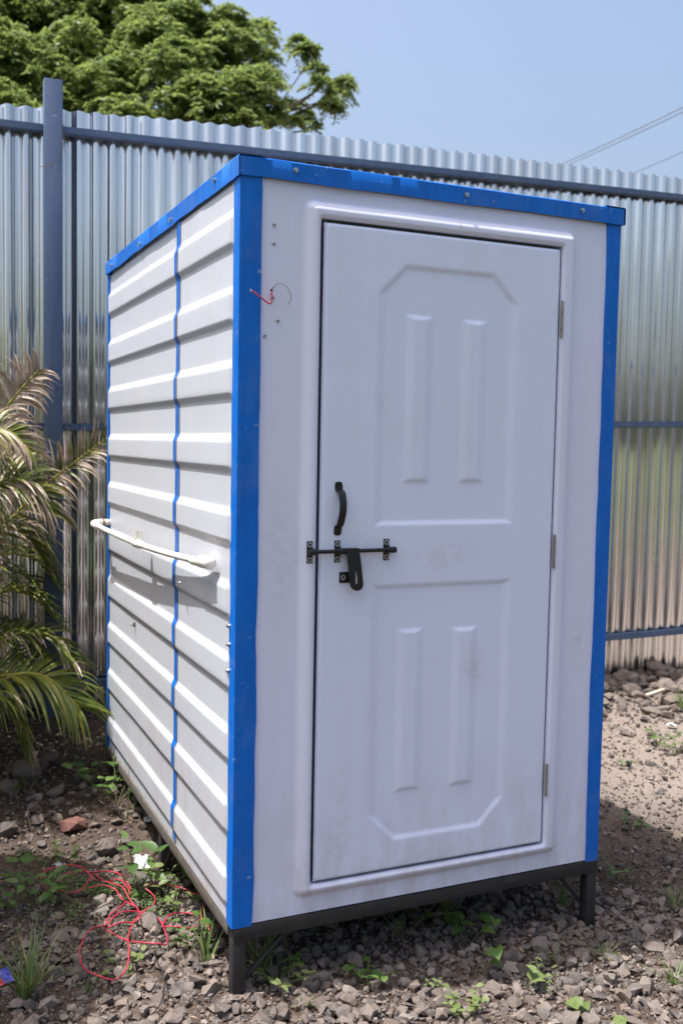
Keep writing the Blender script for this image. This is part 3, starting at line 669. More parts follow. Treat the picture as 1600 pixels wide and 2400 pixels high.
def sample(n, dfun, pw=1.0, x0=-1.75, x1=2.35, y0=1.75, y1=6.2):
    out = np.zeros((0, 2)); r = np.random.default_rng(n)
    while len(out) < n:
        p = r.random((n*3, 2))*[x1-x0, y1-y0]+[x0, y0]
        inv = (np.abs(p[:, 0]) < .42*p[:, 1]+.5) & (fence_d(p[:, 0], p[:, 1]) > .02)
        wgt = dfun(p[:, 0], p[:, 1])**pw*np.clip(2.9/p[:, 1], .25, 1.2)**1.6
        out = np.vstack([out, p[inv & (r.random(len(p)) < wgt)]])
    return out[:n]
def withz(p, dz=0): return np.column_stack([p, gz(p[:, 0], p[:, 1])+dz])
p = sample(7400, dens, 1.5); sz = np.clip(np.random.default_rng(1).gamma(2.6, .0038, len(p))+.0058, 0, .036)
g1 = scatter('gravel', HULL, withz(p), sz, M['stone'])
tag(g1, 'loose grey gravel covering the ground around the cabin', 'gravel', kind='stuff')
p = sample(26000, lambda x, y: np.clip(dens(x, y)+.12, 0, 1)); sz = np.random.default_rng(2).gamma(4, .0011, len(p))+.0034
g2 = scatter('fine_gravel', HSM, withz(p), sz, M['stone'])
tag(g2, 'fine gravel chips between the larger stones', 'gravel', kind='stuff')
p = sample(38000, lambda x, y: np.clip(dens(x, y)*.4+.5, 0, 1), 1); sz = np.random.default_rng(3).gamma(4, .0005, len(p))+.0012
g3 = scatter('grit', HTN, withz(p), sz, M['rubble'])
tag(g3, 'tiny grit and earth crumbs on the bare dirt', 'grit', kind='stuff')
# stones that can be picked out singly
def stone_meshes(hulls, mat, name):
    out = []
    for k, (V, F) in enumerate(hulls):
        bm = bmesh.new(); vv = [bm.verts.new(v) for v in V]
        for f in F: bm.faces.new([vv[i] for i in f])
        bmesh.ops.dissolve_limit(bm, angle_limit=R_(14), verts=bm.verts[:], edges=bm.edges[:])
        bmesh.ops.bevel(bm, geom=bm.edges[:], offset=.07, segments=1, affect='EDGES', clamp_overlap=True)
        bmesh.ops.triangulate(bm, faces=bm.faces[:])
        bmesh.ops.subdivide_edges(bm, edges=[e for e in bm.edges if e.calc_length() > .45], cuts=1, use_grid_fill=True)
        q = np.random.default_rng(k)
        for v in bm.verts: v.co *= 1+q.normal(0, .022)
        bmesh.ops.triangulate(bm, faces=bm.faces[:]); bmesh.ops.recalc_face_normals(bm, faces=bm.faces[:])
        me = bpy.data.meshes.new(name); bm.to_mesh(me); bm.free(); me.materials.append(mat); out.append(me)
    return out
SM = stone_meshes(HULL, M['stone'], 'stone'); RM = stone_meshes(BIG, M['rubble'], 'rubble'); KM = stone_meshes(BIG, M['darkrock'], 'rock')
LEGS = [cab(u+.015, v+.015) for u, v in ((0, 0), (W-.03, 0), (0, .8), (W-.03, .8), (0, D-.03), (W-.03, D-.03))]
placed = []
def place(name, meshes, x, y, s, r, label, cat, group, sink=.42, flat=1.0, fixed=None, asp=None):
    me = meshes[r.integers(len(meshes))] if fixed is None else meshes[fixed]
    o = obj(name, me); o.rotation_euler = (r.normal(0, .22), r.normal(0, .22), r.uniform(0, 6.28))
    a = asp or (r.uniform(.85, 1.25), r.uniform(.75, 1.0), r.uniform(.65, 1.0)*flat); o.scale = (s*a[0], s*a[1], s*a[2])
    co = np.empty(len(me.vertices)*3, np.float32); me.vertices.foreach_get('co', co); co = co.reshape(-1, 3)*np.array(o.scale)
    mt = np.array(o.rotation_euler.to_matrix()); zmin = float((co @ mt.T)[:, 2].min())
    o.location = (x, y, float(gz(x, y)) - zmin*(1-sink)); tag(o, label, cat, group); return o
def free(x, y, s, k=.8):
    if any((x-a)**2+(y-b)**2 < (s*1.2+.03)**2 for a, b in LEGS): return False
    if any((x-a)**2+(y-b)**2 < ((s+t)*k)**2 for a, b, t in placed): return False
    placed.append((x, y, s)); return True
r = np.random.default_rng(77)
# dark and red rocks left of the cabin (measured)
for px, py, s in ((250, 2010, .060), (215, 1880, .05), (300, 1990, .04), (65, 1870, .085), (22, 1900, .06), (100, 1850, .045), (10, 1970, .05), (130, 1905, .05), (120, 1835, .055), (190, 1850, .04), (360, 2035, .05), (330, 2070, .04), (400, 2060, .04)):
    g = gnd(px, py)
    if free(g.x, g.y, s, .6): place('dark_rock', KM, g.x, g.y, s, r, 'dark brown angular rock on the shaded dirt between palm and cabin', 'rock', 'dark rocks by the palm')
g = gnd(172, 1962); free(g.x, g.y, .07); place('red_rock', stone_meshes(BIG[3:4], M['lava'], 'red_rock'), g.x, g.y, .062, r, 'rough brick-red lava rock on the dirt left of the cabin', 'rock', None)
g = gnd(352, 2182); free(g.x, g.y, .055); place('dark_rock', KM, g.x, g.y, .052, r, 'dark grey rock lying inside the coils of red wire', 'rock', None)
# rubble at the foot of the fence
n = 0
while n < 190:
    s_ = r.uniform(1.1, 2.5); d_ = abs(r.normal(0, .24))+.05; x, y = [float(v) for v in (np.array([0, FD]) + FT*s_ - FN*d_)]; s = float(np.clip(r.gamma(4, .011), .018, .075))*(1 if d_ < .5 else .65)
    n += 1
    if free(x, y, s, .42): place('rubble_stone', RM, x, y, s, r, 'brown angular rubble stone heaped at the foot of the corrugated fence', 'stone', 'rubble along the fence')
# larger gravel stones
def many(N, x0, x1, y0, y1, lo, hi, label, group, cond=lambda x, y: True):
    n = t = 0
    while n < N and t < N*60:
        t += 1; x, y = r.uniform(x0, x1), r.uniform(y0, y1); s = .72*(lo+(hi-lo)*r.random()**2.2)
        if abs(x) > .36*y+.08 or not cond(x, y) or r.random() > float(dens(np.array(x), np.array(y)))+.1: continue
        if free(x, y, s, .75): place('gravel_stone', SM, x, y, s, r, label, 'stone', group, flat=.75); n += 1
fv = lambda x, y: (x-CX0)*VX[0]+(y-CY0)*VX[1]
fu = lambda x, y: (x-CX0)*UX[0]+(y-CY0)*UX[1]
many(90, -.35, 1.4, 2.35, 3.6, .022, .052, 'larger grey gravel stone along the front of the cabin', 'gravel stones before the cabin', lambda x, y: fv(x, y) < .05 and fu(x, y) > 0)
many(70, -1.2, -.2, 2.35, 3.9, .020, .058, 'larger grey gravel stone left of the cabin, around the red wire', 'gravel stones left of the cabin', lambda x, y: fu(x, y) < 0)
many(60, .6, 2.2, 3.0, 5.2, .014, .040, 'grey stone on the sandy ground right of the cabin', 'stones right of the cabin', lambda x, y: fu(x, y) > W)

# ------------------------------------------------------------------ plants
def leaf_mesh(name, mat, L=1.0, wid=.5, kind='ovate', fold=.12, droop=.2):
    n = 7; V = []; 
    for i in range(n):
        t = i/(n-1)
        if kind == 'heart': w_ = wid*(math.sin(math.pi*min(1, (t+.22)/1.22))**.8)*(1 if t < .97 else .15)
        elif kind == 'round': w_ = wid*math.sqrt(max(0, 1-(2*t-1)**2))*1.0
        else: w_ = wid*math.sin(math.pi*t**.8)**.9
        z = -droop*t*t*L
        V += [(-w_*L/2, t*L - (.08*L if kind == 'heart' and i == 0 else 0), z+fold*w_*L), (0, t*L, z), (w_*L/2, t*L - (.08*L if kind == 'heart' and i == 0 else 0), z+fold*w_*L)]
    F = [[i*3+k, i*3+k+1, (i+1)*3+k+1, (i+1)*3+k] for i in range(n-1) for k in range(2)]
    return mesh_np(name, np.array(V), np.array(F), mat)
LF = {('ovate', m_): leaf_mesh('leaf', M[m_], 1, .5, 'ovate') for m_ in ('weed', 'weedpale')}
LF.update({('heart', m_): leaf_mesh('leaf', M[m_], 1, .9, 'heart', .30, .25) for m_ in ('weed', 'weedpale')})
LF.update({('round', m_): leaf_mesh('leaf', M[m_], 1, .72, 'round', .12, .2) for m_ in ('weed', 'weedpale')})
LF.update({('lance', m_): leaf_mesh('leaf', M[m_], 1, .26, 'ovate', .2, .45) for m_ in ('weed', 'weedpale')})
def orient(o, pos, d, up, s, roll=0):
    y = Vector(d).normalized(); x = y.cross(Vector(up)); x = x.normalized() if x.length > 1e-4 else Vector((1, 0, 0)); z = x.cross(y)
    m_ = Matrix((x, y, z)).transposed() @ Matrix.Rotation(roll, 3, 'Y')
    o.rotation_euler = m_.to_euler(); o.scale = (s, s, s); o.location = pos
def weed(px, py, name, label, shape, mat='weed', h=.10, n=10, leaf=.045, stems=3, spread=.6, lean=(0, 0), group=None, seed=0):
    g = gnd(px*1.0204, py*1.0204); z = float(gz(g.x, g.y)); r = np.random.default_rng(seed+int(px)*7+int(py))
    root = empty(name, (g.x, g.y, z)); tag(root, label, 'weed', group)
    parts = []; n = int(n*1.5) if n > 4 else n; leaf *= .88
    per = max(1, n//stems)
    for s in range(stems):
        a = 6.283*s/stems + r.uniform(-.5, .5); sp = spread*r.uniform(.6, 1.2)
        pts = [Vector((0, 0, -.015))]
        for k in range(1, 5):
            t = k/4; pts.append(Vector((math.cos(a)*sp*h*t+lean[0]*h*t*t, math.sin(a)*sp*h*t+lean[1]*h*t*t, h*(t-.12*sp*t*t)*r.uniform(.92, 1.08))))
        parts.append(tube(pts, [.0022, .0018, .0010], 5, 3))
        for q in range(per):
            t = .30+.70*(q+1)/per; i = min(3, int(t*4)); fct = t*4-i; pos = pts[i].lerp(pts[min(4, i+1)], min(1, fct))
            b = a + 2.4*q + r.uniform(-.5, .5); d = Vector((math.cos(b), math.sin(b), r.uniform(-.05, .55)))
            o = obj('leaf', LF[(shape, mat)], root); orient(o, pos, d, (0, 0, 1), leaf*(.9 if shape == 'heart' else .8)*r.uniform(.6, 1.15), r.uniform(-.35, .35))
    tubes_obj('stem', parts, M['weedstem'], root); return root
def blades(seed, n, h, w_, spread, curl=.5):
    r = np.random.default_rng(seed); V = []; F = []
    for b in range(n):
        a = r.uniform(0, 6.283); sp = spread*r.uniform(.25, 1.1); hh = h*r.uniform(.5, 1.1); ww = w_*r.uniform(.7, 1.2); o = len(V); m_ = 7; bx, by = r.normal(0, h*.05, 2)
        for i in range(m_):
            t = i/(m_-1); rad = sp*hh*t**1.3; z = hh*(t-curl*sp*t**2.4*.7); wi = ww*(1-t**1.6)*.5+.0003
            c = Vector((bx+math.cos(a)*rad, by+math.sin(a)*rad, z-.01)); sd = Vector((-math.sin(a), math.cos(a), 0))*wi
            V += [c-sd, c+Vector((0, 0, -.25*wi)), c+sd]
        F += [[o+i*3+k, o+i*3+k+1, o+i*3+k+4, o+i*3+k+3] for i in range(m_-1) for k in range(2)]
    return np.array([list(v) for v in V]), np.array(F)
def tuft(px, py, label, n=28, h=.12, w_=.004, spread=.7, mat='grass', group=None, z=None):
    g = gnd(px*1.0204, py*1.0204); V, F = blades(int(px+py), n, h, w_, spread); o = onp('grass_tuft', V, F, M[mat]); o.location = (g.x, g.y, float(gz(g.x, g.y))); tag(o, label, 'grass', group); return o
# left of the cabin (display pixels of the photograph)
weed(150, 1765, 'leafy_weed', 'small bright green seedling on dark soil under the palm fronds', 'ovate', 'weed', .07, 8, .045, 2, .6)
weed(238, 1790, 'leafy_weed', 'broad-leaved green weed against the rear foot of the cabin', 'ovate', 'weed', .17, 16, .085, 4, .7)
weed(195, 1845, 'leafy_weed', 'green weed of small leaves on dirt below the broad-leaved one', 'round', 'weed', .10, 12, .05, 3, .6)
weed(268, 1878, 'leafy_weed', 'wide green weed with rounded leaves beside the cabin base rail', 'round', 'weed', .17, 24, .070, 6, 1.0)
weed(62, 1862, 'leafy_weed', 'small green weed between dark rocks beneath the palm', 'ovate', 'weed', .07, 8, .05, 3, .7)
weed(145, 1990, 'leafy_weed', 'light green weed where the black wire loops, left of the red coil', 'round', 'weedpale', .08, 10, .045, 3, .8)
weed(50, 1985, 'leafy_weed', 'tiny pale weed on bare sandy dirt left of the red coil', 'ovate', 'weedpale', .045, 8, .028, 3, .9)
weed(100, 1995, 'leafy_weed', 'grey-green feathery weedlet beside the red wire loop', 'lance', 'weed', .045, 12, .03, 4, .9)
weed(88, 2090, 'leafy_weed', 'dark green bushy weed at the end of the red wire loop', 'ovate', 'weed', .12, 26, .075, 6, .9)
weed(6, 2035, 'leafy_weed', 'large single-leaved green weed beside bare sandy dirt', 'round', 'weed', .09, 3, .075, 1, .8)
weed(8, 2110, 'leafy_weed', 'green weed of rounded leaves in the shade left of the bushy one', 'round', 'weed', .07, 8, .05, 3, .9)
weed(322, 2062, 'leafy_weed', 'tall thin-stemmed weed with wide leaves above white plastic scrap', 'ovate', 'weed', .20, 8, .095, 2, .35)
weed(362, 2060, 'leafy_weed', 'pale weed with round leaves by the middle leg of the cabin', 'round', 'weedpale', .10, 9, .055, 3, .6)
weed(412, 2105, 'leafy_weed', 'yellow-green weed in the red wire near the cabin side', 'ovate', 'weedpale', .10, 14, .055, 4, .7)
weed(452, 2050, 'leafy_weed', 'dark green weed under the cabin side rail behind the red wire', 'heart', 'weed', .09, 6, .06, 2, .5)
weed(438, 2190, 'leafy_weed', 'green weed with small leaves beside the front left leg', 'round', 'weed', .10, 14, .042, 4, .7)
weed(285, 2232, 'leafy_weed', 'small weed with two round leaves inside the big red loop', 'round', 'weedpale', .06, 6, .045, 2, .9)
weed(270, 2255, 'leafy_weed', 'low pale leaves at the lower edge of the big red loop', 'round', 'weedpale', .035, 4, .045, 2, 1.2)
weed(375, 1925, 'leafy_weed', 'green weed in the shade beside the middle cabin leg', 'ovate', 'weed', .09, 8, .055, 2, .6)
tuft(62, 2305, 'thick tuft of green grass in the dark patch of shade', 60, .20, .0055, .85)
tuft(205, 2285, 'small grass sprig at the foot of the big red loop', 14, .07, .004, .9)
tuft(472, 2205, 'broad green grass blades beside the front left leg, on the red wire side', 9, .19, .011, .75)
tuft(300, 1905, 'thin upright grass stems beside the cabin side', 8, .28, .0022, .25)
tuft(395, 2180, 'sparse grass blades among gravel between red wire and leg', 8, .07, .004, .9)
# in front of and under the cabin
tuft(602, 2235, 'tall grass clump growing behind the front left leg', 34, .22, .006, .65)
tuft(640, 2262, 'dry straw-coloured grass in front of the tall clump', 16, .09, .005, 1.1)
weed(655, 2268, 'leafy_weed', 'low sunlit leaves at the edge of the cabin shadow near the front left leg', 'ovate', 'weedpale', .06, 14, .05, 4, 1.2)
weed(668, 2225, 'leafy_weed', 'small dark weed in the cabin shadow near the tall grass', 'lance', 'weed', .08, 12, .045, 4, .8)
tuft(702, 2318, 'pale grass sprig on sunlit gravel before the cabin', 14, .06, .006, 1.1)
weed(842, 2262, 'leafy_weed', 'rosette of rounded leaves on shaded gravel under the door', 'round', 'weed', .05, 12, .045, 4, 1.2)
weed(992, 2268, 'leafy_weed', 'tiny yellow-green sprout at the edge of the cabin shadow', 'ovate', 'weedpale', .04, 6, .03, 2, .8)
weed(925, 2150, 'leafy_weed', 'trailing weed with small leaves under the front base rail', 'round', 'weed', .13, 16, .040, 4, 1.1)
weed(985, 2130, 'leafy_weed', 'four-leaved weed deep under the door', 'round', 'weed', .08, 8, .045, 2, .9)
weed(1075, 2160, 'leafy_weed', 'heart-leaved creeper in the shade under the cabin', 'heart', 'weed', .10, 7, .06, 3, .7)
weed(1112, 2232, 'leafy_weed', 'tall heart-shaped leaf on a thin stem in shadowed gravel', 'heart', 'weed', .09, 3, .065, 1, .4)
weed(1206, 2262, 'leafy_weed', 'bright green heart-shaped leaf at the shadow edge', 'heart', 'weedpale', .055, 2, .065, 1, .5)
weed(1250, 2262, 'leafy_weed', 'yellowing weed between the heart leaf and the grass tuft', 'lance', 'weedpale', .07, 10, .05, 3, .8)
weed(1312, 2325, 'leafy_weed', 'pale pair of heart leaves on sunlit gravel', 'heart', 'weedpale', .035, 3, .058, 1, 1.0)
weed(1393, 2345, 'leafy_weed', 'second pale pair of heart leaves on sunlit gravel, nearer the corner', 'heart', 'weedpale', .035, 3, .052, 1, 1.0)
weed(1072, 2335, 'leafy_weed', 'bushy little weed with small round leaves on sunlit gravel', 'round', 'weedpale', .07, 20, .032, 5, .9)
tuft(1270, 2200, 'thin grass in shadow in front of the right leg', 18, .09, .003, 1.1)
tuft(1386, 2195, 'sunlit grass tuft on gravel in front of the right leg', 40, .075, .004, 1.0)
tuft(1548, 2248, 'pale grass tuft on sunlit gravel right of the cabin', 36, .085, .004, 1.1)
tuft(1548, 2080, 'fine green grass in the shade right of the cabin leg', 40, .10, .0028, 1.2)
tuft(1290, 2075, 'dry grass growing under the cabin beside the right leg', 26, .13, .004, .9)
weed(1420, 2018, 'leafy_weed', 'green weed in shade directly right of the right front leg', 'ovate', 'weed', .06, 10, .05, 3, 1.0)
weed(1452, 1902, 'leafy_weed', 'small dark weed in the cabin shadow beyond the right leg', 'round', 'weed', .07, 12, .04, 4, 1.0)
weed(1512, 1712, 'leafy_weed', 'green weed on stones near the fence rubble', 'ovate', 'weed', .09, 14, .06, 4, 1.0)
weed(1552, 1728, 'leafy_weed', 'second green weed on stones, right beside the first', 'ovate', 'weed', .09, 14, .055, 4, 1.0)
tuft(1562, 1640, 'yellowish grass clump on the rubble by the fence', 24, .16, .006, .7)
weed(1428, 1765, 'leafy_weed', 'tiny weed alone on sandy ground', 'round', 'weed', .04, 7, .03, 3, 1.0)
# mat of tiny leaves
def mat_cover():
    r = np.random.default_rng(9); c = gnd(600*.3954, 1650+1190*.3954); n = 2600
    p = r.normal(0, 1, (n, 2))*[.125, .10]+[c.x+.03, c.y]; p = p[(vnoise(p[:, 0]+50, p[:, 1]+50, 11, 2) > .42)]
    n = len(p); a = r.uniform(0, 6.283, n); s = r.uniform(.006, .013, n); z = gz(p[:, 0], p[:, 1])+.012+r.uniform(0, .022, n); tl = r.normal(0, .4, (n, 2))
    d = np.stack([np.cos(a), np.sin(a), tl[:, 0]], 1); e = np.stack([-np.sin(a), np.cos(a), tl[:, 1]], 1)*.6
    c0 = np.column_stack([p, z]); V = np.stack([c0-d*s[:, None]/2, c0+e*s[:, None]/2, c0+d*s[:, None]/2, c0-e*s[:, None]/2], 1).reshape(-1, 3)
    o = onp('creeping_ground_cover', V, np.arange(len(V)).reshape(-1, 4), M['weed']); tag(o, 'mat of tiny grey-green leaves under the red wire', 'ground cover', kind='stuff')
mat_cover()
# dry litter
def litter():
    r = np.random.default_rng(19); P = sample(800, lambda x, y: np.ones_like(x)*.6); parts = []
    for x, y in P:
        a = r.uniform(0, 6.28); L = r.uniform(.015, .06); z = float(gz(x, y))+.010; b = a+r.normal(0, .5)
        parts.append(tube([(x, y, z), (x+math.cos(a)*L/2, y+math.sin(a)*L/2, z+r.uniform(0, .012)), (x+math.cos(a)*L/2+math.cos(b)*L/2, y+math.sin(a)*L/2+math.sin(b)*L/2, z)], .0008, 4))
    tag(tubes_obj('dry_litter', parts, M['twig']), 'scattered dry stalks and twigs on the ground', 'litter', kind='stuff')
litter()
def dry_leaves():
    r = np.random.default_rng(23); P = sample(620, lambda x, y: np.clip(.35+.6*(x < 0)+.3*(y < 3.4), 0, 1)); n = len(P); a = r.uniform(0, 6.283, n); L = r.uniform(.010, .032, n); wd_ = L*r.uniform(.22, .5, n)
    z = gz(P[:, 0], P[:, 1])+.012+r.uniform(0, .010, n); c = np.column_stack([P, z]); d = np.column_stack([np.cos(a), np.sin(a), r.normal(0, .25, n)]); e = np.column_stack([-np.sin(a), np.cos(a), r.normal(0, .45, n)])
    V = np.stack([c-d*L[:, None]/2, c+e*wd_[:, None]/2+[0, 0, .003], c+d*L[:, None]/2, c-e*wd_[:, None]/2+[0, 0, .003]], 1).reshape(-1, 3)
    tag(onp('fallen_leaves', V, np.arange(len(V)).reshape(-1, 4), M['deadleaf'], smooth=False), 'small dry fallen leaves scattered over the gravel', 'leaf litter', kind='stuff')
dry_leaves()

# ------------------------------------------------------------------ wires and scraps on the ground
def gw(pts, dz=.028):
    q = []
    for i, (x, y) in enumerate(pts):
        g = gnd(x*.39541, 1650+y*.39541, .03); q.append((g.x, g.y, float(gz(g.x, g.y))+dz+.008*math.sin(i*1.7)))
    return q
RW = [[(275,1135),(245,1080),(260,1020),(330,988),(420,992),(500,1025),(560,1060),(640,1075),(710,1085),(760,1125),(775,1150)],
      [(345,1140),(385,1080),(460,1035),(540,1025),(640,1035),(720,1065),(780,1120)],
      [(290,1145),(320,1162),(400,1165),(480,1145),(530,1100),(560,1065),(620,1090),(690,1110),(730,1150),(770,1205),(820,1245),(832,1300),(820,1330)],
      [(520,1130),(600,1125),(680,1128),(720,1170),(765,1215),(800,1235)],
      [(620,1360),(650,1310),(700,1250),(745,1200)],
      [(625,1360),(540,1400),(480,1480),(480,1560),(510,1630),(580,1660),(680,1650),(750,1590),(765,1520),(760,1440),(770,1370),(810,1300),(890,1250)],
      [(625,1350),(700,1290),(790,1250),(870,1248),(920,1280),(960,1330),(990,1390),(985,1430),(930,1450),(850,1440),(740,1405),(625,1360)],
      [(960,1345),(1000,1295),(1070,1262),(1150,1262),(1190,1290),(1230,1330),(1240,1355)],
      [(970,1350),(1050,1362),(1130,1350),(1180,1310),(1205,1230),(1200,1180),(1150,1135),(1080,1115),(960,1112),(860,1118),(900,1140),(920,1180),(910,1240)],
      [(640,1355),(720,1335),(790,1310),(890,1265)]]
tag(tubes_obj('red_electric_wire', [tube(gw(s, .036+.004*(k % 3)), .0023, 6, 6) for k, s in enumerate(RW)], M['redwire']), 'tangled coil of red electric wire lying on gravel beside the cabin', 'wire')
BW = [[(380,985),(335,930),(360,908),(430,906),(540,905),(640,875),(700,885),(740,905)], [(330,1150),(420,1120),(500,1095),(600,1070),(640,1022),(700,1000),(770,985)],
      [(210,1330),(320,1338),(420,1320),(520,1270),(620,1245),(720,1215),(800,1180)], [(920,1260),(935,1320),(925,1420),(915,1480),(935,1560),(972,1650),(960,1760),(900,1860)], [(560,1055),(650,1080),(700,1110),(740,1170)]]
tag(tubes_obj('black_cable', [tube(gw(s, .038), .0019, 5, 5) for s in BW], M['blackwire']), 'thin black cable trailing across gravel through the red wire', 'cable')
def scrap(name, px, py, s, mat, label, asp=(1, .7, .5), seed=0, dz=.0):
    r = np.random.default_rng(seed); g = gnd(px, py); n = 9; V = []
    for i in range(n):
        for j in range(n):
            x, y = i/(n-1)-.5, j/(n-1)-.5
            V.append((x*s*asp[0]+r.normal(0, s*.03), y*s*asp[1]+r.normal(0, s*.03), s*asp[2]*(.55*(1-abs(2*x)**1.7)*(.5+abs(math.sin(5*x+3*y+seed)))*r.uniform(.7, 1.1))))
    o = onp(name, np.array(V), grid_faces(n, n), mat, smooth=False); o.location = (g.x, g.y, float(gz(g.x, g.y))+.008+dz); o.rotation_euler = (0, 0, r.uniform(0, 3)); tag(o, label, 'litter'); return o
scrap('plastic_scrap', 330, 2045, .085, M['plastic'], 'crumpled white plastic scrap on rocks by the middle cabin leg', (1.1, .6, .45), 3, .02)
scrap('plastic_scrap', 345, 1950, .035, M['plastic'], 'small white plastic chip above the larger crumpled scrap', (1, .7, .6), 8)
scrap('plastic_scrap', 138, 2048, .035, M['plastic'], 'white paper scrap inside the small red wire loop', (1.3, .7, .4), 5, .012)
scrap('plastic_scrap', 1572, 1708, .05, M['plastic'], 'small white scrap on stones near the fence', (1, .6, .3), 6, .012)
w = scrap('candy_wrapper', 1512, 1605, .075, M['redprint'], 'red and white wrapper on the rubble at the fence foot', (1, .6, .5), 11, .075)
w.data.materials.append(M['plastic']); [setattr(p_, 'material_index', 1) for i, p_ in enumerate(w.data.polygons) if (i//8) in (3, 4)]
w = scrap('candy_wrapper', 4, 2325, .075, M['blueprint'], 'blue and red wrapper beside the thick grass tuft', (1, .8, .3), 14, .015)
w.data.materials.append(M['redprint']); [setattr(p_, 'material_index', 1) for i, p_ in enumerate(w.data.polygons) if (i % 8) > 4]
g = gnd(1533, 1640, .06); bm = bmesh.new(); box(bm, (-.075, -.011, -.008), (.075, .011, .008), .003); o = obm('wooden_stick', bm, M['wood'], autosm=40)
o.location = (g.x, g.y, float(gz(g.x, g.y))+.075); o.rotation_euler = (.2, -.12, .55); tag(o, 'short pale wooden stick lying on the rubble', 'stick')

# ------------------------------------------------------------------ areca palm
palm = empty('areca_palm', (-1.78, 4.15, 0)); tag(palm, 'areca palm with drying brown and green fronds beside the fence', 'palm')
PB = Vector((-1.78, 4.15, 0))
def frond(pts, L, n, dry, seed, w_=.016, droop=.9, ang=.9, upright=0.0, roll=0.0):
    r = np.random.default_rng(seed); P = catmull(np.array([list(Vector(p)-PB) for p in pts]), 8); m_ = len(P)
    T = np.gradient(P, axis=0); T /= np.linalg.norm(T, axis=1)[:, None]
    ra = tubes_obj('frond', [tube(P, [.008, .006, .0025], 6)], M['palmstem'], palm)
    V = []; F = []; dr = []
    ts_ = np.linspace(.16, .985, n)
    for k, t in enumerate(ts_):
        for sd in (-1, 1):
            q = min(m_-1, t*(m_-1)); i = int(q); p = P[i] + (P[min(i+1, m_-1)]-P[i])*(q-i); tn = T[i]
            side = np.cross(tn, [0, 0, 1.]); side /= np.linalg.norm(side)+1e-6; up = np.cross(side, tn); side, up = side*math.cos(roll)+up*math.sin(roll), up*math.cos(roll)-side*math.sin(roll)
            d = tn*(.38+.55*t*t) + sd*side*math.sin(ang) + up*(.30+upright*(1 if sd < 0 else .2)) + r.normal(0, .09, 3); d /= np.linalg.norm(d)
            l = L*1.25*(.50+.62*math.sin(math.pi*min(1, t*.85+.1)))*r.uniform(.82, 1.12); ww = w_*r.uniform(.75, 1.15); o = len(V); ns = 8
            cur = p.copy(); dd = d.copy(); dk = np.clip(dry+r.normal(0, .12), 0, 1); curl = droop*.72*(1+.6*dk)*r.uniform(.7, 1.25); tw = r.normal(0, .5)*dk
            for s in range(ns):
                tt = s/(ns-1); wv = np.cross(dd, up); wv /= np.linalg.norm(wv)+1e-6; nrm = np.cross(wv, dd)
                a_ = tw*tt*2.5; wv2 = wv*math.cos(a_)+nrm*math.sin(a_); wd_ = ww*(min(1, .35+tt*3)*(1-tt**2.2)*.5)*(1-.15*dk)+.0005
                V += [cur-wv2*wd_, cur+nrm*wd_*-.45, cur+wv2*wd_]; dr += [np.clip(dk+.55*(tt-.45), 0, 1)]*3
                dd = dd + np.array([0, 0, -1.])*curl*(.06+.30*tt)*(l/.25)**.5; dd /= np.linalg.norm(dd); cur = cur + dd*l/(ns-1)
            F += [[o+i*3+k2, o+i*3+k2+1, o+i*3+k2+4, o+i*3+k2+3] for i in range(ns-1) for k2 in range(2)]
    me = mesh_np('leaflets', np.array(V), np.array(F), M['palm']); at_ = me.attributes.new('dry', 'FLOAT', 'POINT'); at_.data.foreach_set('value', np.array(dr, np.float32))
    o = obj('leaflets', me, ra); tag(o, kind='stuff')
def fr(seed, L, n, dry, *pix, **kw): frond([at(x, y, Y) for x, y, Y in pix], L, n, dry, seed, **kw)
fr(1, .135, 40, .80, (-260, 1420, 4.2), (-110, 1130, 4.32), (0, 975, 4.42), (50, 912, 4.46), (92, 866, 4.5), droop=1.15, roll=-1.15, w_=.017)
fr(2, .140, 44, .62, (-200, 1500, 4.4), (-40, 1290, 4.55), (90, 1152, 4.66), (170, 1088, 4.70), (275, 1010, 4.74), droop=1.0, upright=.15, roll=-1.2, w_=.017)
fr(3, .23, 40, .48, (-230, 1330, 4.05), (-110, 1190, 4.15), (10, 1125, 4.22), (75, 1140, 4.26), (120, 1205, 4.28), droop=1.0, w_=.019, roll=-.5)
fr(4, .22, 36, .30, (-220, 1500, 4.05), (-100, 1330, 4.2), (0, 1240, 4.3), (60, 1255, 4.35), (100, 1310, 4.38), w_=.018)
fr(5, .20, 34, .10, (-200, 1560, 4.3), (-80, 1450, 4.45), (0, 1390, 4.55), (70, 1395, 4.6), (130, 1450, 4.62))
fr(6, .19, 42, .25, (-190, 1640, 4.0), (-80, 1530, 4.08), (20, 1490, 4.12), (100, 1490, 4.14), (172, 1545, 4.12), w_=.018)
fr(7, .24, 46, .04, (-220, 1700, 3.8), (-80, 1610, 3.9), (40, 1580, 3.95), (115, 1590, 3.97), (188, 1660, 3.96), droop=1.35, w_=.017, roll=-.35)
fr(8, .19, 30, .20, (-170, 1760, 3.75), (-80, 1660, 3.8), (-10, 1630, 3.82), (30, 1680, 3.84), (50, 1745, 3.85), w_=.020)
fr(9, .15, 40, .6, (-240, 1270, 4.0), (-140, 1080, 4.1), (-60, 1010, 4.15), (20, 1010, 4.2), (75, 1060, 4.22), droop=1.1, roll=-.7)
fr(10, .21, 30, .05, (-200, 1600, 4.5), (-90, 1500, 4.6), (0, 1470, 4.7), (60, 1490, 4.72), (100, 1545, 4.74))
fr(11, .20, 30, .15, (-230, 1460, 4.5), (-120, 1350, 4.6), (0, 1300, 4.68), (80, 1310, 4.72), (125, 1360, 4.74))
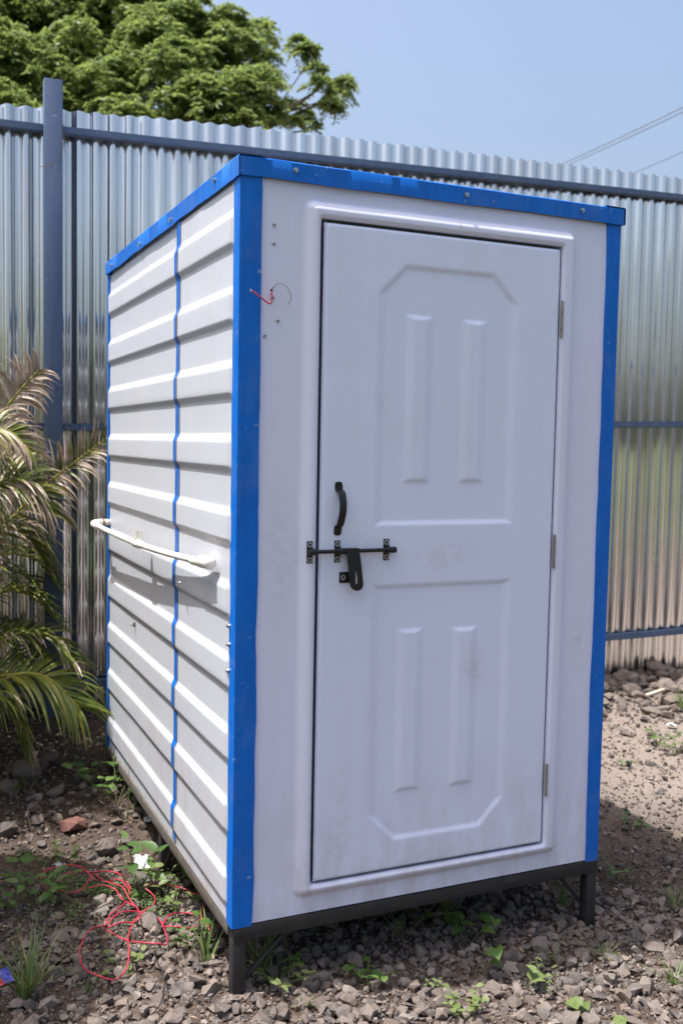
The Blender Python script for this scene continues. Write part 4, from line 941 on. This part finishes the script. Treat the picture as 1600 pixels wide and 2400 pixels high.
for q, (x_, y_, Y_, dr_) in enumerate(((60, 1400, 4.75, .05), (20, 1560, 4.6, .05), (70, 1300, 4.78, .3))):
    fr(20+q, .26, 18, dr_, (-260, y_+120, Y_-.15), (-150, y_-10, Y_-.1), (-60+x_*.3, y_-70, Y_), (x_, y_-50, Y_+.03), (x_+55, y_+25, Y_+.05), w_=.022, droop=1.1)
rp = np.random.default_rng(5)
for k in range(12):                                                     # fronds beyond the picture's left edge
    a = rp.uniform(1.7, 4.9) if k < 8 else rp.uniform(-.8, .8); L_ = rp.uniform(.5, .95); h0 = rp.uniform(.7, 1.3)
    if k >= 8: L_ *= .35
    b0 = PB + Vector((rp.normal(0, .1), rp.normal(0, .1), h0)); dx, dy = math.cos(a)*L_, math.sin(a)*L_
    frond([b0, b0+Vector((dx*.3, dy*.3, .35)), b0+Vector((dx*.65, dy*.65, .42)), b0+Vector((dx, dy, .25))], .26, 22, rp.uniform(0, .5), 50+k)
for k in range(7):
    a = 6.283*k/7; tubes_obj('cane', [tube([(math.cos(a)*.06, math.sin(a)*.06, -.03), (math.cos(a)*.10, math.sin(a)*.10, .5), (math.cos(a)*.16, math.sin(a)*.16, 1.05)], [.022, .018, .012], 8, 3)], M['cane'], palm)

palm0 = palm
palm = empty('areca_palm', (-1.92, 3.78, 0)); tag(palm, 'second areca palm nearer the cabin side, added for its shade, trunk out of view', 'palm'); PB = Vector((-1.92, 3.78, 0))  # extra palm, added to throw dappled shade on the dirt beside the cabin
for k in range(9):
    a = rp.uniform(-.55, .9) if k < 5 else rp.uniform(1.7, 4.6); h0 = rp.uniform(1.0, 1.75); L_ = rp.uniform(.35, .52) if k < 5 else rp.uniform(.5, .8)
    b0 = PB + Vector((rp.normal(0, .08), rp.normal(0, .08), h0)); dx, dy = math.cos(a)*L_, math.sin(a)*L_
    frond([b0, b0+Vector((dx*.3, dy*.3, .30)), b0+Vector((dx*.65, dy*.65, .36)), b0+Vector((dx, dy, .18))], .19, 24, rp.uniform(0, .4), 80+k, w_=.022)
for k in range(6):
    a = 6.283*k/6; tubes_obj('cane', [tube([(math.cos(a)*.06, math.sin(a)*.06, -.03), (math.cos(a)*.10, math.sin(a)*.10, .7), (math.cos(a)*.14, math.sin(a)*.14, 1.5)], [.024, .020, .012], 8, 3)], M['cane'], palm)

# ------------------------------------------------------------------ unseen leafy shrub, added at left to shade the ground
def leaf_cloud(C, d0, n_leaf, L, lw, r, droop=.8):
    """compound leaves: at each tip C (n,3), drooping rachises carrying narrow leaflets"""
    out = []
    for i in range(n_leaf):
        a = r.uniform(0, 6.283, len(C)); el = r.uniform(-.35, .9, len(C))
        dr = np.stack([np.cos(a)*np.cos(el), np.sin(a)*np.cos(el), np.sin(el)], 1)*.8 + d0*.7; dr /= np.linalg.norm(dr, axis=1)[:, None]
        ln = L*r.uniform(.7, 1.2, len(C))
        for t in (.25, .42, .58, .72, .86, 1.0):
            for sd in (-1, 1):
                p = C + dr*(ln*t)[:, None]; p[:, 2] -= droop*ln*t*t*.6
                tn = dr.copy(); tn[:, 2] -= droop*t*1.1; tn /= np.linalg.norm(tn, axis=1)[:, None]
                s_ = np.cross(tn, [0, 0, 1.]); s_ /= np.linalg.norm(s_, axis=1)[:, None]+1e-6
                d = tn*.55 + sd*s_*.8 + r.normal(0, .22, tn.shape); d[:, 2] -= .25; d /= np.linalg.norm(d, axis=1)[:, None]
                w_ = np.cross(d, r.normal(0, .75, d.shape)+[0, 0, 1.]); w_ /= np.linalg.norm(w_, axis=1)[:, None]+1e-6
                l = lw[0]*r.uniform(.7, 1.2, len(C))[:, None]
                out.append(np.stack([p, p+d*l*.45+w_*lw[1]/2, p+d*l, p+d*l*.45-w_*lw[1]/2], 1).reshape(-1, 3))
    V = np.concatenate(out); return V, np.arange(len(V)).reshape(-1, 4)
def lobes_tips(lobes, dens_, r):
    C = []; Dn = []
    for x, y, z, q in lobes:
        n = max(6, int(dens_*q*q)); v = r.normal(size=(n, 3)); v[:, 2] += .35; v /= np.linalg.norm(v, axis=1)[:, None]
        rad = q*r.uniform(.55, 1.0, n)**.6; C.append(np.array([x, y, z])+v*rad[:, None]*[1, 1, .85]); Dn.append(v)
    return np.concatenate(C), np.concatenate(Dn)
sh = empty('shade_shrub', (-1.69, 2.76, 0)); tag(sh, 'dense leafy shrub added out of view left of the cabin to cast shade', 'shrub')
r = np.random.default_rng(31)
lob = [(r.uniform(-.42, .20), r.uniform(-.30, .36), r.uniform(1.1, 1.9), r.uniform(.14, .20)) for _ in range(46)]
C, Dn = lobes_tips(lob, 3600, r); V, F = leaf_cloud(C, Dn, 3, .12, (.065, .036), r, .5); onp('crown', V, F, M['shrub'], sh, False)
tubes_obj('trunk', [tube([(0, 0, -.05), (.01, 0, .6), (-.02, .02, 1.3)], [.035, .028, .018], 8, 3)] + [tube([(0, 0, .7+.1*k), (.2*math.cos(k*1.9), .2*math.sin(k*1.9), 1.2+.08*k)], [.014, .006], 6) for k in range(6)], M['bark'], sh)

# ------------------------------------------------------------------ neem tree behind the fence
TY = 12.0
tree = empty('neem_tree', (-2.6, TY, 0)); tag(tree, 'large bright green leafy tree rising behind the corrugated fence', 'tree')
LP = [(40,60,90),(130,30,95),(60,180,100),(180,150,100),(260,60,110),(350,110,105),(430,60,90),(300,220,100),(420,200,105),(500,130,100),(550,90,62),(590,130,60),(480,270,90),(575,240,75),(610,200,58),(625,285,60),
      (705,262,32),(690,300,34),(640,75,26),(735,128,26),(715,105,16),(765,205,28),(803,222,18),(822,200,14),(728,300,28),(793,245,16),(752,165,14),(200,-60,110),(330,-50,110),(60,-60,110),(420,-20,80),(-60,80,120),(-80,220,110),(150,260,90),(30,280,90),(400,300,80),(260,310,80),(560,320,70),(-60,-60,110)]
r = np.random.default_rng(41); lob = []
for x, y, q in LP:
    x -= 14 if x > 560 else 0
    Y = TY + (-1.9 + 2.1*(300-y)/360 + r.uniform(-.3, .3) if q > 50 else r.uniform(-.4, .4)); p_ = at(x, y, Y); lob.append((p_.x+2.6, p_.y-TY, p_.z, q*Y/FPX*.80))
for _ in range(30):
    a = r.uniform(0, 6.283); e = r.uniform(-.45, 1.2); R0 = r.uniform(.55, 1.0); lob.append((-.9+1.9*R0*math.cos(a)*math.cos(e), 1.2+1.9*R0*math.sin(a)*math.cos(e), 5.5+1.9*R0*math.sin(e), r.uniform(.35, .6)))
lob = [l for l in lob if not (l[0] > 1.9 and l[3] > .3)]
sub = []
for x, y, z, q in lob:                                                  # each bough carries smaller rounded sprays
    n = 1 if q < .16 else max(3, int(26*q*q/.09*.30))
    for _ in range(n):
        v = r.normal(size=3); v[2] += .3; v /= np.linalg.norm(v); k_ = 0 if n == 1 else q*r.uniform(.55, .95)
        sub.append((x+v[0]*k_, y+v[1]*k_, z+v[2]*k_*.85, q if n == 1 else r.uniform(.15, .26)))
C = []; Dn = []
for x, y, z, q in sub:
    n = max(12, int(210*q*q)); v = r.normal(size=(n, 3)); v[:, 2] += .95; v /= np.linalg.norm(v, axis=1)[:, None]
    C.append(np.array([x, y, z])+v*(q*r.uniform(.6, 1.0, n))[:, None]*[1, 1, .8]); Dn.append(v)
C = np.concatenate(C); Dn = np.concatenate(Dn)
V, F = leaf_cloud(C, Dn, 4, .135, (.072, .024), r, .9)
crown = onp('crown', V, F, M['neem'], tree, False)
lim = [tube([(0, .6, -.2), (.05, .6, 1.6), (-.1, .7, 3.0), (-.3, .8, 4.6), (-.2, .8, 6.0)], [.24, .20, .16, .10, .04], 12, 5)]
for k in range(22):
    l = lob[(k*7) % len(lob)]; z0 = r.uniform(2.6, 4.4); lim.append(tube([(-.1, .7, z0), (l[0]*.45, .7+(l[1]-.7)*.45, z0+(l[2]-z0)*.6), (l[0], l[1], l[2])], [.07, .04, .012], 7, 4))
for x, y in ((762, 200), (735, 128), (800, 222), (728, 300)):
    p_ = at(x, y, TY); lim.append(tube([(.9, .2, 4.9), (1.6, .1, 5.3), (p_.x+2.6, 0, p_.z)], [.018, .011, .005], 6, 4))
tubes_obj('trunk', lim, M['bark'], tree)
def copy_tree(o, loc, rz, s, label):
    c = o.copy(); COL.objects.link(c); c.location = loc; c.rotation_euler = (0, 0, rz); c.scale = (s, s, s); c['label'] = label
    for ch in o.children:
        q = ch.copy(); COL.objects.link(q); q.parent = c
copy_tree(tree, (7.5, -13, 0), 2.3, .85, 'green tree across the yard, behind the photographer to the right')
copy_tree(tree, (-8.5, -15, 0), 4.0, .9, 'green tree across the yard, behind the photographer to the left')

# ------------------------------------------------------------------ overhead cables
A = at(1180, 440, 42); B = at(2150, -30, 15)
def pole(p, label):
    o = empty('utility_pole', (p.x, p.y, 0)); tag(o, label, 'pole', None); h = p.z
    tubes_obj('pole_shaft', [tube([(0, 0, -.4), (0, 0, h+.15)], [.13, .09], 12)], M['polewood'], o); box_obj('crossarm', (-.75, -.05, h-.16), (.75, .05, h-.05), M['polewood'], o, .005)
pole(A, 'wooden utility pole far behind the corrugated fence'); pole(B, 'wooden utility pole right of the fence, outside the picture')
for k, (dx, dz, lab) in enumerate(((-.02, 0, 'upper of two close overhead cables crossing the sky'), (.10, -.06, 'lower of two close overhead cables crossing the sky'), (.7, -1.25, 'lone overhead cable lowest in the sky near the fence top'))):
    a = A + Vector((dx, 0, dz)) if k < 2 else at(1390, 440, 42); b = B + Vector((dx, 0, dz*.7)) if k < 2 else at(2150, 80, 15); pts = [a.lerp(b, t)+Vector((0, 0, -.5*4*t*(1-t)*.35)) for t in np.linspace(0, 1, 24)]
    tag(tubes_obj('overhead_cable', [tube(pts, .011, 6)], M['cable']), lab, 'cable', 'overhead cables')
